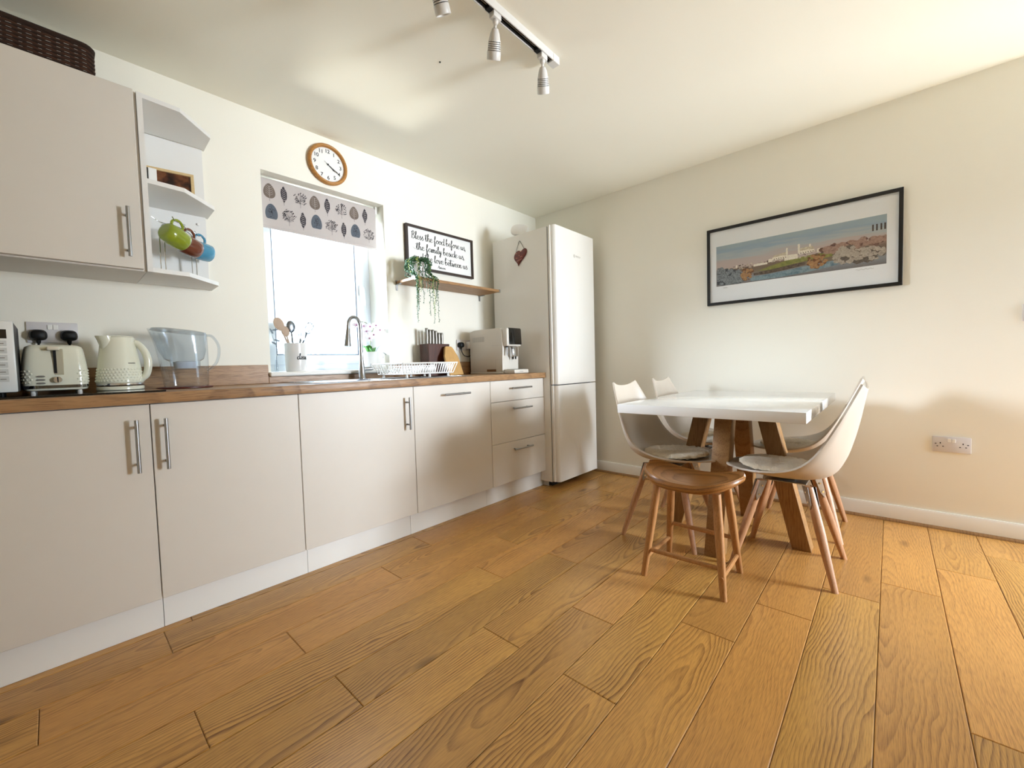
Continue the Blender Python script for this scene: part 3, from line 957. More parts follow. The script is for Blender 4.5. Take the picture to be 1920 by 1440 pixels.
# centre line (y, z) and rim line (half width, y, z) from the front lip to the top of the back
CEN = [(.262, .452, 0), (.200, .446, 0), (.10, .432, 0), (0, .424, 0), (-.10, .428, 0), (-.172, .458, 0), (-.212, .525, 0), (-.238, .61, 0), (-.258, .70, 0), (-.272, .78, 0), (-.282, .835, 0)]
RIM = [(.115, .215, .455), (.190, .150, .462), (.228, .07, .470), (.240, -.01, .484), (.243, -.075, .512), (.238, -.125, .560), (.225, -.165, .625), (.205, -.200, .695), (.180, -.232, .765), (.155, -.258, .825), (.138, -.272, .858)]
def shell_point(u, v):
    c = lerp_curve(CEN, v); e = lerp_curve(RIM, v)
    s = abs(u)
    k = s ** 2.3
    return Vector((e.x * math.copysign(s ** .92, u), c.x + (e.y - c.x) * k, c.y + (e.z - c.y) * k))
def make_chair(label, loc, rz):
    t = thing('shell_chair', label, 'chair', loc, rz, 'taupe shell chairs around the white table')
    b = MB()
    NU, NV = 20, 34
    b.grid([[shell_point(-1 + 2 * i / NU, j / NV) for i in range(NU + 1)] for j in range(NV + 1)])
    o = b.build('seat_shell', M['shell'], t, smooth=60, local=True)
    md = o.modifiers.new('thickness', 'SOLIDIFY'); md.thickness = .009; md.offset = 0
    mv = o.modifiers.new('round_edge', 'BEVEL'); mv.width = .003; mv.segments = 2; mv.limit_method = 'ANGLE'
    b = MB(); b.box((-.082, -.082, .4015), (.082, .082, .4065), .002, 1)
    b.box((-.035, -.035, .406), (.035, .035, .419), .004, 1)
    b.build('mount_plate', M['steel'], t, local=True)
    for sx in (-1, 1):
        for sy in (-1, 1):
            top = Vector((sx * .092, sy * .092, .402)); foot = Vector((sx * .195, sy * .196, 0))
            d = (foot - top).normalized()
            rings = []
            for f, w_ in ((0, .0145), (.45, .0165), (1, .0105)):
                c = top.lerp(foot, f)
                ax = Vector((sx, sy, 0)).normalized(); ay = Vector((-sy, sx, 0)).normalized()
                rr = []
                for k in range(16):
                    a = 2 * pi * k / 16
                    rr.append(c + ax * w_ * math.copysign(abs(cos(a)) ** .6, cos(a)) * 1.05 + ay * w_ * math.copysign(abs(sin(a)) ** .6, sin(a)))
                for p in rr:
                    if f == 0: p.z = .401
                    if f == 1: p.z = 0
                rings.append(rr)
            b = MB(); b.loft(rings)
            b.build('leg', M['beech'], t, local=True, smooth=30)
            b = MB()
            ax = Vector((sx, sy, 0)).normalized(); ay = Vector((-sy, sx, 0)).normalized()
            for s_ in (-1, 1):
                o1 = ay * s_ * .0172
                q = [top + o1 - ax * .016, top + o1 + ax * .018, top + d * .075 + o1 + ax * .012, top + d * .10 + o1, top + d * .075 + o1 - ax * .012]
                th = ay * s_ * .0025
                b._add([p for p in q] + [p + th for p in q], [(0, 1, 2, 3, 4), (9, 8, 7, 6, 5)] + [(k, (k + 1) % 5, 5 + (k + 1) % 5, 5 + k) for k in range(5)])
            br = b.build('bracket', M['steel'], t, local=True)
            b = MB()
            for h in (.025, .068):
                for s_ in (-1, 1):
                    c = top + d * h + ay * s_ * .0195
                    b.cyl(c, c + ay * s_ * .003, .0045, n=10)
            b.build('screws', M['chrome'], br, local=True)['kind'] = 'stuff'
    return t
CA = (-.96, -1.690); CB = (-.385, -1.675); CC = (-.96, -2.252); CD = (-.385, -2.225)
chA = make_chair('shell chair on the fridge side of the white table, nearer the stool', (CA[0], CA[1], 0), pi)
dup(chA, (CB[0], CB[1], 0), pi + .02, 'shell chair on the fridge side of the white table, nearer the wall')
dup(chA, (CC[0], CC[1], 0), -.01, 'shell chair in front, back turned to the right, seat pad in view beside the stool')
dup(chA, (CD[0], CD[1], 0), .015, 'shell chair nearest the wall socket, mostly hidden behind the front right chair')

# fleecy seat pads
def make_pad(label, loc, rz):
    b = MB()
    r2 = random.Random(3)
    n = 88
    prof = [(0.0, .030), (.02, .031), (.04, .031), (.06, .032), (.075, .032), (.09, .032), (.105, .031), (.12, .030), (.134, .028), (.147, .025), (.158, .020), (.166, .014), (.168, .007), (.150, .001), (.07, .000), (0, .000)]
    jit = [1 + .022 * r2.uniform(-1, 1) for _ in range(n)]
    def f(r, h, i, k, a):
        return r * (jit[k] if r > .12 else 1)
    b.lathe(prof, n, (0, 0, 0), close=False, f=f)
    for v in b.bm.verts:
        # follow the dished seat underneath
        R_ = math.hypot(v.co.x, v.co.y)
        v.co.z += .014 * (abs(v.co.x) / .2) ** 2.3 + .022 * max(0, v.co.y / .2) ** 1.3 * 1.0 + .020 * max(0, -v.co.y / .2) ** 3
        if v.co.z > .012 and R_ > .001: v.co.z += r2.uniform(-.0036, .0036); v.co.x *= 1 + r2.uniform(-.012, .012); v.co.y *= 1 + r2.uniform(-.012, .012)
    o = b.build('seat_pad', M['pad'], smooth=80)
    o.location = loc; o.rotation_euler = (0, 0, rz)
    return tag(o, label, 'cushion', 'fleecy round seat pads on the shell chairs')
padA = make_pad('round fleecy seat pad on the fridge side chair nearer the stool', (CA[0], CA[1] - .035, .4445), pi)
def dup_single(o, loc, rz, label):
    c = o.copy(); COL.objects.link(c); c.location = loc; c.rotation_euler = (0, 0, rz); c['label'] = label
    return c
dup_single(padA, (CB[0], CB[1] - .035, .4445), pi + .4, 'round fleecy seat pad on the fridge side chair nearer the wall')
dup_single(padA, (CC[0], CC[1] + .035, .4445), .1, 'round fleecy seat pad on the front right chair')
dup_single(padA, (CD[0], CD[1] + .035, .4445), -.2, 'round fleecy seat pad on the chair nearest the wall socket')

# ================================================================ STOOL
SCX, SCY = -1.357, -1.946
t = thing('wooden_stool', 'low wooden stool with a scooped half round seat in front of the table', 'stool', (SCX, SCY, 0))
b = MB()
# plan: long in y, straight edge to the table, curved edge to the room
NU, NV = 28, 12
def seat_plan(s, q):
    """s along the length -1..1, q across -1 (room side) .. 1 (table side)"""
    y = .208 * s
    front = -.150 * (1 - abs(s) ** 2.6) ** .55 - .0
    back = .120 * (1 - abs(s) ** 5.0) ** .5
    m = (front + back) / 2; hw = (back - front) / 2
    return m + hw * q, y
def seat_top(s, q):
    scoop = .044 * abs(s) ** 2.2 + .010 * max(0, -q) ** 2.0 * (1 - abs(s) ** 2) + .012 * max(0, q) ** 3
    return .438 + scoop
def seat_bot(s, q):
    return .409 + .048 * abs(s) ** 3.2 + .012 * max(0, abs(q) - .5) ** 1.5
top = []; bot = []
for j in range(NV + 1):
    q = -1 + 2 * j / NV
    rt, rb = [], []
    for i in range(NU + 1):
        s = -.995 + 1.99 * i / NU
        x, y = seat_plan(s, q)
        rt.append(Vector((SCX + x, SCY + y, seat_top(s, q)))); rb.append(Vector((SCX + x, SCY + y, seat_bot(s, q))))
    top.append(rt); bot.append(rb)
b.grid(top); b.grid(bot)
rim_t = top[0] + [r_[-1] for r_ in top[1:-1]] + top[-1][::-1] + [r_[0] for r_ in top[-2:0:-1]]
rim_b = bot[0] + [r_[-1] for r_ in bot[1:-1]] + bot[-1][::-1] + [r_[0] for r_ in bot[-2:0:-1]]
n = len(rim_t)
ring3 = [[], [], []]
for k in range(n):
    a, c = rim_t[k], rim_b[k]
    out = Vector((a.x - SCX, a.y - SCY, 0)); out.normalize()
    for m_, f in enumerate((.25, .5, .75)):
        ring3[m_].append(a.lerp(c, f) + out * (.007 if m_ == 1 else .005))
b.loft([rim_t] + ring3 + [rim_b], cap=False)
bmesh.ops.remove_doubles(b.bm, verts=b.bm.verts[:], dist=.0004)
b.build('seat', M['stool_seat'], t, smooth=50)
legs = {}
for nm, top_, foot in (('a', (-.085, .125), (-.150, .166)), ('b', (-.075, -.125), (-.146, -.170)), ('c', (.075, -.125), (.142, -.160)), ('d', (.080, .125), (.150, .168))):
    T_, F_ = Vector((SCX + top_[0], SCY + top_[1], .412)), Vector((SCX + foot[0], SCY + foot[1], 0))
    legs[nm] = (T_, F_)
    rings = []
    for f, w_ in ((0, .0165), (.35, .0180), (1, .0130)):
        c = T_.lerp(F_, f)
        rr = [c + Vector((w_ * math.copysign(abs(cos(a)) ** .8, cos(a)), w_ * math.copysign(abs(sin(a)) ** .8, sin(a)), 0)) for a in [2 * pi * k / 14 for k in range(14)]]
        rings.append(rr)
    b = MB(); b.loft(rings); b.build('leg', M['stool_leg'], t, smooth=40)
def on_leg(nm, z):
    T_, F_ = legs[nm]; return F_.lerp(T_, z / .412)
for a_, c_, z1, z2, ext in (('a', 'b', .118, .118, .0), ('d', 'c', .165, .165, .0), ('a', 'd', .085, .085, .012), ('b', 'c', .085, .085, .016)):
    p, q = on_leg(a_, z1), on_leg(c_, z2)
    d = (q - p).normalized()
    b = MB(); b.tube([p - d * ext, p, p.lerp(q, .5), q, q + d * ext], [.0085, .0092, .0105, .0092, .0085], 10); b.build('stretcher', M['stool_leg'], t)

# ================================================================ PANORAMA PICTURE ON THE RIGHT WALL
PY0, PY1, PZ0, PZ1 = -1.606, -2.652, 1.367, 1.911
t = thing('framed_panorama', 'wide black framed landscape print on the wall above the table', 'picture', (0, (PY0 + PY1) / 2, (PZ0 + PZ1) / 2))
b = MB(); fw = .019
b.box((-.024, PY1, PZ0), (-.001, PY0, PZ0 + fw), .001, 1); b.box((-.024, PY1, PZ1 - fw), (-.001, PY0, PZ1), .001, 1)
b.box((-.024, PY1, PZ0 + fw), (-.001, PY1 + fw, PZ1 - fw), .001, 1); b.box((-.024, PY0 - fw, PZ0 + fw), (-.001, PY0, PZ1 - fw), .001, 1)
b.build('frame', M['black_frame'], t, smooth=0)
MB().box((-.012, PY1 + fw, PZ0 + fw), (-.002, PY0 - fw, PZ1 - fw)).build('mount_board', M['mount'], t, smooth=0)
MB().box((-.0165, PY1 + fw, PZ0 + fw), (-.0150, PY0 - fw, PZ1 - fw)).build('pane', clear('picture_glass', (1, 1, 1), .35), t, smooth=0)
IY0, IY1, IZ0, IZ1 = -1.667, -2.583, 1.500, 1.783
def A(u, v, d=0): return Vector((-.0122 - d, IY0 + (IY1 - IY0) * u, IZ0 + (IZ1 - IZ0) * v))
# printed sheet: sky, mist, far town, meadow and water as colour bands broken by noise
k = NT('landscape_print')
s = k.sep(k.objco())
uu = k.math('MULTIPLY_ADD', s[1], -1 / .916, .5 + ((PY0 + PY1) / 2 - (IY0 + IY1) / 2) * (-1 / .916))
vv = k.math('MULTIPLY_ADD', s[2], 1 / .283, ((PZ0 + PZ1) / 2 - IZ0) / .283)
uv = k.xyz(k.math('MULTIPLY', uu, 5.0), k.math('MULTIPLY', vv, 4.0), 0)
streak = k.noise(k.xyz(k.math('MULTIPLY', uu, 3.0), k.math('MULTIPLY', vv, 9.0), 1.0), 1.5, 5.0)
vn = k.math('ADD', vv, k.math('MULTIPLY_ADD', k.noise(uv, 6.0, 5.0), .10, -.05))
sky = k.ramp(k.math('ADD', vv, k.math('MULTIPLY_ADD', streak, .45, -.22)), [(.40, lin('#b8a59c')), (.60, lin('#b3a6a0')), (.72, lin('#a9b0b0')), (.85, lin('#8fa2b2')), (1.0, lin('#9aabb2'))])
land = k.ramp(vn, [(.0, lin('#4d5a66')), (.14, lin('#6f8794')), (.24, lin('#5a5648')), (.30, lin('#4f4636')), (.38, lin('#574840')), (.47, lin('#8a7468'))])
hill = k.math('MULTIPLY_ADD', k.math('POWER', k.math('MAXIMUM', k.math('SUBTRACT', uu, .60), 0.0), 1.2), .55, .40)
isl = k.math('GREATER_THAN', hill, vn)
vor = k.noise(uv, 28.0, 4.0)
landc = k.mix(k.math('MULTIPLY', vor, .55), land, lin('#a88c78'))
k.set(k.b.inputs['Base Color'], k.mix(isl, sky, landc))
k.b.inputs['Roughness'].default_value = .6
pr_mat = k.m
def noisy(name, c1, c2, sc):
    kk = NT(name); kk.set(kk.b.inputs['Base Color'], kk.ramp(kk.noise(kk.objco(), sc, 5.0, .7), [(.38, lin(c1)), (.62, lin(c2))])); kk.b.inputs['Roughness'].default_value = .7
    return kk.m
b = MB(); b.poly([A(0, 0), A(1, 0), A(1, 1), A(0, 1)]); sheet = b.build('printed_sheet', pr_mat, t, smooth=0)
def decal(name, polys, mat, d=.0003):
    b = MB()
    for p in polys: b.poly([A(u, v, d) for u, v in p])
    o = b.build(name, mat, sheet, smooth=0, recalc=False)
    if len(polys) > 1: o['kind'] = 'stuff'
    return o
rp = random.Random(21)
def blob(cu, cv, ru, rv, n=14, j=.30):
    return [(min(.997, max(.003, cu + ru * cos(2 * pi * q / n) * (1 + rp.uniform(-j, j)))), min(.99, max(.005, cv + rv * sin(2 * pi * q / n) * (1 + rp.uniform(-j, j))))) for q in range(n)]
def crown(name, parts, mats, d0, small=.016):
    """a printed tree: many little leaf clumps laid one over another"""
    for mi, m_ in enumerate(mats):
        b = MB(); d = d0 + .00004 * mi
        for cu, cv, ru, rv in parts:
            for q in range(int(46 * (ru * rv / .012) ** .5)):
                a = rp.uniform(0, 2 * pi); f = rp.random() ** .5
                s_ = small * rp.uniform(.5, 1.2)
                b.poly([A(u, v, d) for u, v in blob(cu + ru * f * cos(a), cv + rv * f * sin(a), s_, s_ * 2.6, 9)]); d += .0000012
        b.build(name, m_, sheet, smooth=0, recalc=False)['kind'] = 'stuff'
decal('meadow_print', [[(.29, .24), (.36, .31), (.46, .38), (.56, .41), (.66, .43), (.74, .39), (.76, .33), (.68, .30), (.58, .30), (.48, .27), (.38, .22)]], noisy('meadow_ink', '#6d7436', '#8f8c4a', 60))
decal('bank_print', [[(.26, .20), (.38, .235), (.50, .27), (.58, .29), (.58, .22), (.46, .17), (.34, .14), (.26, .15)]], noisy('bank_ink', '#3c322b', '#705e4e', 70), .0004)
decal('water_print', [[(.24, .02), (.24, .12), (.36, .13), (.48, .16), (.60, .20), (.74, .22), (.76, .12), (.62, .06), (.42, .02)]], noisy('water_ink', '#5a7480', '#8a9ea6', 40), .0005)
inks = [noisy('town_ink', '#d6cbb6', '#9a8c7c', 120), noisy('dark_town_ink', '#4a3c36', '#6d5a50', 120)]
for mi in (0, 1):
    polys = []
    for q in range(70):
        u = rp.uniform(0, .98); v = .36 + .10 * u + rp.uniform(-.035, .06) + (.10 * max(0, u - .7)); w_ = rp.uniform(.004, .018); h_ = rp.uniform(.012, .035)
        polys.append([(u, v), (min(.99, u + w_), v), (min(.99, u + w_), v + h_), (u, v + h_)])
    b = MB()
    for q, p in enumerate(polys): b.poly([A(u, v, .00042 + .00004 * mi + q * .0000006) for u, v in p])
    b.build('town_print', inks[mi], sheet, smooth=0, recalc=False)['kind'] = 'stuff'
decal('roof_print', [[(.38, .47), (.39, .54), (.47, .58), (.475, .50)], [(.545, .53), (.55, .61), (.62, .62), (.63, .55)]], noisy('roof_ink', '#cfc6aa', '#b0a18a', 80), .0006)
wh = []
for u0, u1, v0, v1 in ((.38, .475, .43, .50), (.455, .535, .38, .49), (.54, .63, .47, .54), (.645, .69, .46, .53), (.26, .35, .36, .41), (.465, .475, .5, .66), (.535, .547, .5, .70), (.60, .61, .6, .66), (.14, .15, .38, .45), (.355, .38, .40, .47)):
    wh.append([(u0, v0), (u1, v0 + .01), (u1, v1), ((u0 + u1) / 2, v1 + .012), (u0, v1)])
b = MB()
for q, p in enumerate(wh): b.poly([A(u, v, .00065 + q * .000003) for u, v in p])
b.build('palace_print', noisy('palace_ink', '#f0eada', '#d2c8b4', 160), sheet, smooth=0, recalc=False)['kind'] = 'stuff'
decal('window_print', [[(u, v), (u + .006, v), (u + .006, v + .022), (u, v + .022)] for u, v in [(.39 + .014 * q, .445 + .001 * q) for q in range(6)] + [(.55 + .014 * q, .485 + .001 * q) for q in range(6)]], noisy('window_ink', '#5d5446', '#6f6554', 90), .0008)
decal('chimney_print', [[(u, .70), (u + .008, .70), (u + .008, .83), (u, .83)] for u in (.930, .949, .970, .988)], noisy('chimney_ink', '#3b302c', '#4d403a', 90), .0005)
crown('frosted_tree_print', [(.09, .24, .09, .15), (.03, .28, .03, .17), (.16, .16, .06, .10), (.10, .07, .09, .05)], [noisy('dark_tree_ink', '#2b3138', '#4a5057', 110), noisy('frosted_tree_ink', '#565d63', '#8d9498', 110)], .0007)
crown('russet_tree_print', [(.88, .50, .11, .08), (.75, .47, .08, .08)], [noisy('russet_tree_ink', '#553a32', '#7d5b4e', 110), noisy('pale_russet_ink', '#8a6b5d', '#a98c7c', 110)], .0007)
crown('grey_tree_print', [(.90, .25, .09, .15), (.80, .30, .06, .18)], [noisy('grey_tree_ink', '#4c443c', '#6b6055', 110), noisy('pale_tree_ink', '#94897c', '#b9aea0', 110)], .0008)
crown('orange_tree_print', [(.215, .20, .036, .15), (.64, .26, .052, .15)], [noisy('orange_tree_ink', '#5f3a22', '#7d5230', 130), noisy('pale_orange_ink', '#96683f', '#b08a5c', 130)], .0009, .011)
b = MB()
for y0, wd in ((.05, .03), (.85, .09)):
    pts = catmull([A(y0 + wd * q / 12, -.055 + .012 * sin(q * 2.1), .0004) for q in range(13)], 3)
    b.tube(pts, .0006, 4)
b.build('signature', M['ink_grey'], t, smooth=0)['kind'] = 'stuff'

# ================================================================ SOCKETS AND SWITCH
def double_socket(name, label, origin, xdir, out):
    """British double socket; origin is the plate centre on the wall"""
    t = thing(name, label, 'socket', origin)
    x = Vector(xdir); o = Vector(out); z = Vector((0, 0, 1)); c = Vector(origin)
    m = Matrix((x, o, z)).transposed().to_4x4(); m.translation = c
    MB().box((-.073, .0004, -.043), (.073, .009, .043), .003, 2, m).build('plate', M['socket'], t)
    for s_ in (-1, 1):
        MB().box((s_ * .0082 - .0075, .009, .012), (s_ * .0082 + .0075, .0125, .033), .0015, 1, m).build('rocker', M['white_plastic'], t)
    b = MB()
    for s_ in (-1, 1):
        cx = s_ * .043
        b.box((cx - .002, .0088, .003), (cx + .002, .0094, .011), 0, 2, m)
        for q in (-1, 1): b.box((cx + q * .011 - .0032, .0088, -.013), (cx + q * .011 + .0032, .0094, -.009), 0, 2, m)
        b.box((cx + s_ * .018 - .0035, .0088, .001), (cx + s_ * .018 + .0035, .0094, .005), 0, 2, m)
    b.build('pin_slots', M['black'], t, smooth=0)['kind'] = 'stuff'
    return t
double_socket('wall_socket', 'white double socket low on the right wall beside the chairs', (0, -2.856, .474), (0, -1, 0), (-1, 0, 0))
double_socket('worktop_socket', 'double socket with two black plugs behind the toaster', (-3.266, 0, 1.163), (1, 0, 0), (0, -1, 0))
double_socket('worktop_socket', 'double socket behind the coffee machine', (-.995, 0, 1.150), (1, 0, 0), (0, -1, 0))
t = thing('light_switch', 'light switch plate at the right edge of the picture', 'switch', (0, -3.134, 1.165))
MB().box((-.009, -3.177, 1.122), (-.0004, -3.091, 1.208), .003).build('plate', M['socket'], t)
MB().box((-.0125, -3.140, 1.152), (-.009, -3.128, 1.178), .0015, 1).build('rocker', M['white_plastic'], t)
def plug(name, label, c, cable, mat):
    t = thing(name, label, 'plug', c)
    x, y, z = c
    rings = []
    for dy, s_ in ((-.0095, .90), (-.016, 1.0), (-.030, .98), (-.042, .78), (-.046, .5)):
        rr = []
        for k in range(24):
            a = 2 * pi * k / 24
            rx, rz_ = .026 * s_, (.024 if sin(a) > 0 else .021) * s_
            rr.append(Vector((x + rx * math.copysign(abs(cos(a)) ** .7, cos(a)), y + dy, z + rz_ * math.copysign(abs(sin(a)) ** .75, sin(a)))))
        rings.append(rr)
    b = MB(); b.loft(rings); b.cyl((x, y - .024, z - .018), (x, y - .024, z - .034), .008, .0055, 10)
    b.build('plug_body', mat, t)
    b = MB(); b.tube(catmull([(x, y - .024, z - .033)] + cable, 6), .0036, 8); b.build('cable', mat, t)
plug('plug', 'black plug on the left above the toaster', (-3.308, 0, 1.150), [(-3.309, -.020, 1.09), (-3.312, -.012, 1.05), (-3.32, -.011, .98), (-3.325, -.011, .935)], M['black'])
plug('plug', 'black plug on the right above the toaster', (-3.221, 0, 1.150), [(-3.22, -.020, 1.09), (-3.215, -.012, 1.05), (-3.20, -.011, .98), (-3.19, -.011, .935)], M['black'])
plug('plug', 'black plug above the cutting board, its cable looping right', (-1.038, 0, 1.148), [(-1.036, -.026, 1.10), (-1.015, -.030, 1.065), (-.97, -.030, 1.055), (-.93, -.025, 1.06), (-.90, -.02, 1.0)], M['black'])
t = thing('plug_adapter', 'small white plug-in adapter beside the coffee machine', 'adapter', (-.953, 0, 1.148))
MB().box((-.974, -.052, 1.118), (-.930, -.0095, 1.178), .005).build('adapter_body', M['white_plastic'], t)
b = MB(); b.tube(catmull([(-.952, -.03, 1.118), (-.952, -.030, 1.07), (-.948, -.028, 1.0), (-.946, -.03, .93), (-.93, -.035, .914)], 6), .003, 8); b.build('cable', M['black'], t)

# ================================================================ TOASTER
HB = ZT + .006          # top of the hob glass
cx, cyF, cyB = -3.268, -.300, -.030
cy = (cyF + cyB) / 2; hy = (cyB - cyF) / 2
t = thing('toaster', 'cream two slice toaster with chrome band on the hob', 'toaster', (cx, cy, HB))
b = MB()
prof = [(.030, .083, 1.0), (.040, .0865, 1.01), (.046, .088, 1.015)]
def bump(i, k): return 0.0
n = 72
rings = []
hs = [.031, .040, .047, .054, .061, .068, .075, .083, .094, .120, .145, .164, .174, .179, .181]
for i, h in enumerate(hs):
    f = h / .181
    a = .0875 - .012 * max(0, (h - .08) / .10) ** 1.4; bb = hy - .010 * max(0, (h - .08) / .10) ** 1.5
    if h > .170: q = (h - .170) / .011; a -= .012 * q ** 2; bb -= .012 * q ** 2
    ring_ = squircle(cx, cy, HB + h, a, bb, n, 7)
    if 1 <= i <= 6:
        for k in range(n):
            # raised studs on the flanks, the control end stays plain
            if abs(ring_[k].y - cyF) > .03:
                d = Vector((ring_[k].x - cx, (ring_[k].y - cy) * .3, 0)).normalized()
                ring_[k] += d * bump(i, k)
    rings.append(ring_)
b.loft(rings); b.build('body', M['cream'], t, smooth=50)
b = MB()
for row in range(5):
    rr = squircle(cx, cy, HB + .042 + .0105 * row, .0872, hy - .0004, 96, 7)
    L_ = 0.0; nxt = .0055 if row % 2 else 0.0
    for k in range(96):
        p, q = rr[k], rr[(k + 1) % 96]
        seg = (q - p).length
        while nxt < L_ + seg:
            c = p.lerp(q, (nxt - L_) / seg)
            if not (abs(c.x - cx) < .058 and c.y < cy): b.ball(c + Vector((cx - c.x, (cy - c.y) * .5, 0)).normalized() * .0022, .0046, 8, 6, (1, 1, 1))
            nxt += .011
        L_ += seg
b.build('studs', M['cream'], t, smooth=60)['kind'] = 'stuff'
b = MB(); b.loft([squircle(cx, cy, HB + .0195, .0865, hy - .001, 48, 7), squircle(cx, cy, HB + .0310, .0885, hy + .0008, 48, 7)]); b.build('chrome_band', M['chrome'], t)
b = MB(); b.loft([squircle(cx, cy, HB + .010, .076, hy - .012, 48, 6), squircle(cx, cy, HB + .013, .083, hy - .004, 48, 7), squircle(cx, cy, HB + .0195, .086, hy - .002, 48, 7)]); b.build('base', M['cream'], t)
for sx in (-1, 1):
    for sy in (-1, 1):
        MB().lathe([(.007, 0), (.0075, .002), (.006, .010), (.0065, .011)], 14, (cx + sx * .060, cy + sy * .105, HB)).build('foot', M['white_plastic'], t)
yf = cyF
b = MB(); b.box((cx - .004, yf - .001, HB + .068), (cx + .022, yf + .010, HB + .166), .002, 1); b.build('lever_panel', pbr('beige_recess', '#b5ad94', .5), t)
MB().box((cx - .004, yf - .0022, HB + .075), (cx + .004, yf, HB + .165)).build('lever_slot', M['black'], t, smooth=0)
MB().box((cx - .018, yf - .020, HB + .160), (cx + .014, yf + .010, HB + .174), .003).build('lever', pbr('pale_cream_plastic', '#e0d8c4', .35), t)
for k in range(3):
    z = HB + .064 - .0125 * k
    MB().loft([[Vector((cx - .038 + .011 * math.copysign(abs(cos(a)) ** .6, cos(a)), yf - dy, z + .0036 * sin(a))) for a in [2 * pi * q / 18 for q in range(18)]] for dy in (-.003, .0025)]).build('button', M['ink_grey'], t)
kn = MB().cyl((cx + .004, yf + .004, HB + .051), (cx + .004, yf - .016, HB + .051), .0125, .011, 24).build('dial', M['chrome'], t)
MB().box((cx + .0025, yf - .019, HB + .041), (cx + .0055, yf - .0155, HB + .061), .001, 1).build('pointer', M['black'], kn, smooth=0)
for sx in (-1, 1): MB().box((cx + sx * .030 - .014, cy - .085, HB + .1805), (cx + sx * .030 + .014, cy + .095, HB + .1818)).build('bread_slot', M['black'], t, smooth=0)

# ================================================================ KETTLE
kx, ky = -3.086, -.215
t = thing('kettle', 'cream jug kettle with studded lower band on the hob', 'kettle', (kx, ky, HB))
b = MB(); b.lathe([(.070, 0), (.074, .002), (.075, .012), (.073, .016)], 40, (kx, ky, HB)); b.build('power_base', M['cream'], t)
b = MB(); b.lathe([(.0735, .0175), (.0745, .019), (.0745, .028), (.0735, .0295)], 40, (kx, ky, HB)); b.build('chrome_band', M['chrome'], t)
hs = [(.0735, .0295), (.0755, .033)] + [(.0755 - .0065 * (i / 6), .036 + .0085 * i) for i in range(7)] + [(.068, .098), (.064, .130), (.060, .160), (.0565, .190), (.054, .212), (.053, .218), (.049, .2195)]
def stud(r, h, i, k, a):
    if 2 <= i <= 8 and not (-1.0 < (a if a < pi else a - 2 * pi) + .75 < .35): return r
    return r
b = MB(); b.lathe(hs, 56, (kx, ky, HB), f=stud); b.build('body', M['cream'], t, smooth=50)
b = MB()
for row in range(5):
    h = .0395 + .0115 * row; r_ = .0728 - .0065 * ((h - .036) / .051)
    for k in range(40):
        a = 2 * pi * (k + (.5 if row % 2 else 0)) / 40
        b.ball((kx + r_ * cos(a), ky + r_ * sin(a), HB + h), .0050, 8, 6, (1, 1, 1))
b.build('studs', M['cream'], t, smooth=60)['kind'] = 'stuff'
b = MB(); b.lathe([(.0535, .2185), (.050, .2225), (.030, .2265), (.0, .2275)], 32, (kx, ky, HB), close=False); b.build('lid', M['cream'], t)
# spout on the left, a tapering beak
sd = Vector((-.86, -.50, 0)).normalized(); sp = Vector((-sd.y, sd.x, 0))
b = MB(); rings = []
for h, o_, wd in ((.150, .056, .002), (.165, .058, .014), (.185, .0625, .024), (.205, .068, .029), (.222, .077, .028)):
    c = Vector((kx, ky, HB + h))
    rr = []
    for q in range(13):
        a = -pi / 2 + pi * q / 12
        rr.append(c + sd * (.040 + (o_ - .040) * max(0, cos(a)) ** .8) + sp * wd * sin(a))
    rings.append(rr)
b.loft(rings, cap=True); b.build('spout', M['cream'], t)
hd = Vector((.93, -.36, 0)).normalized()
c0 = Vector((kx, ky, HB))
pth = catmull([c0 + hd * .053 + Vector((0, 0, .200)), c0 + hd * .068 + Vector((0, 0, .188)), c0 + hd * .088 + Vector((0, 0, .152)), c0 + hd * .094 + Vector((0, 0, .105)), c0 + hd * .086 + Vector((0, 0, .062)), c0 + hd * .070 + Vector((0, 0, .042))], 5)
b = MB(); b.tube(pth, [.011 + .003 * sin(pi * q / (len(pth) - 1)) for q in range(len(pth))], 12); b.build('handle', M['cream'], t)
b = MB()
ld = Vector((.62, -.785, 0)).normalized()
a0 = math.atan2(ld.y, ld.x)
def on_body(u, h, r):
    a = a0 - .15 + u
    return Vector((kx + r * cos(a), ky + r * sin(a), HB + h))
for q in range(16):
    u0 = -.19 + q * .025
    b._add([on_body(u0, .1085, .0672), on_body(u0 + .018, .1085, .0672), on_body(u0 + .018, .1125, .0668), on_body(u0, .1125, .0668)], [(0, 1, 2, 3)])
b.build('lettering', M['ink_grey'], t, smooth=0, recalc=False)['kind'] = 'stuff'

# ================================================================ FILTER JUG AND ITS COASTER
jx, jy = -2.868, -.205
o = MB().lathe([(.100, 0), (.104, .002), (.104, .006), (.100, .008)], 40, (0, 0, 0)).build('coaster', M['coaster'])
o.location = (jx, jy, ZT + .0004); tag(o, 'dark red round mat under the clear water filter jug', 'mat')
JZ = ZT + .0087
t = thing('water_filter_jug', 'clear plastic water filter jug with a bluish hopper', 'jug', (jx, jy, JZ))
def jr(z, a, bb, ox): return squircle(jx + ox, jy, JZ + z, a, bb, 48, 2.6)
lev = [(0, .078, .058, .006), (.004, .082, .062, .006), (.06, .086, .066, .004), (.12, .090, .070, .001), (.18, .095, .074, -.004), (.225, .1, .076, -.010), (.250, .106, .074, -.016)]
b = MB()
rings = [jr(*l) for l in lev]
for p in rings[-1]:
    p.z += -.02 * (p.x - jx + .016) / .106 * .5
b.loft(rings, cap=False); b.poly(list(reversed(rings[0])))
o = b.build('vessel', M['jug'], t, recalc=False)
b = MB()
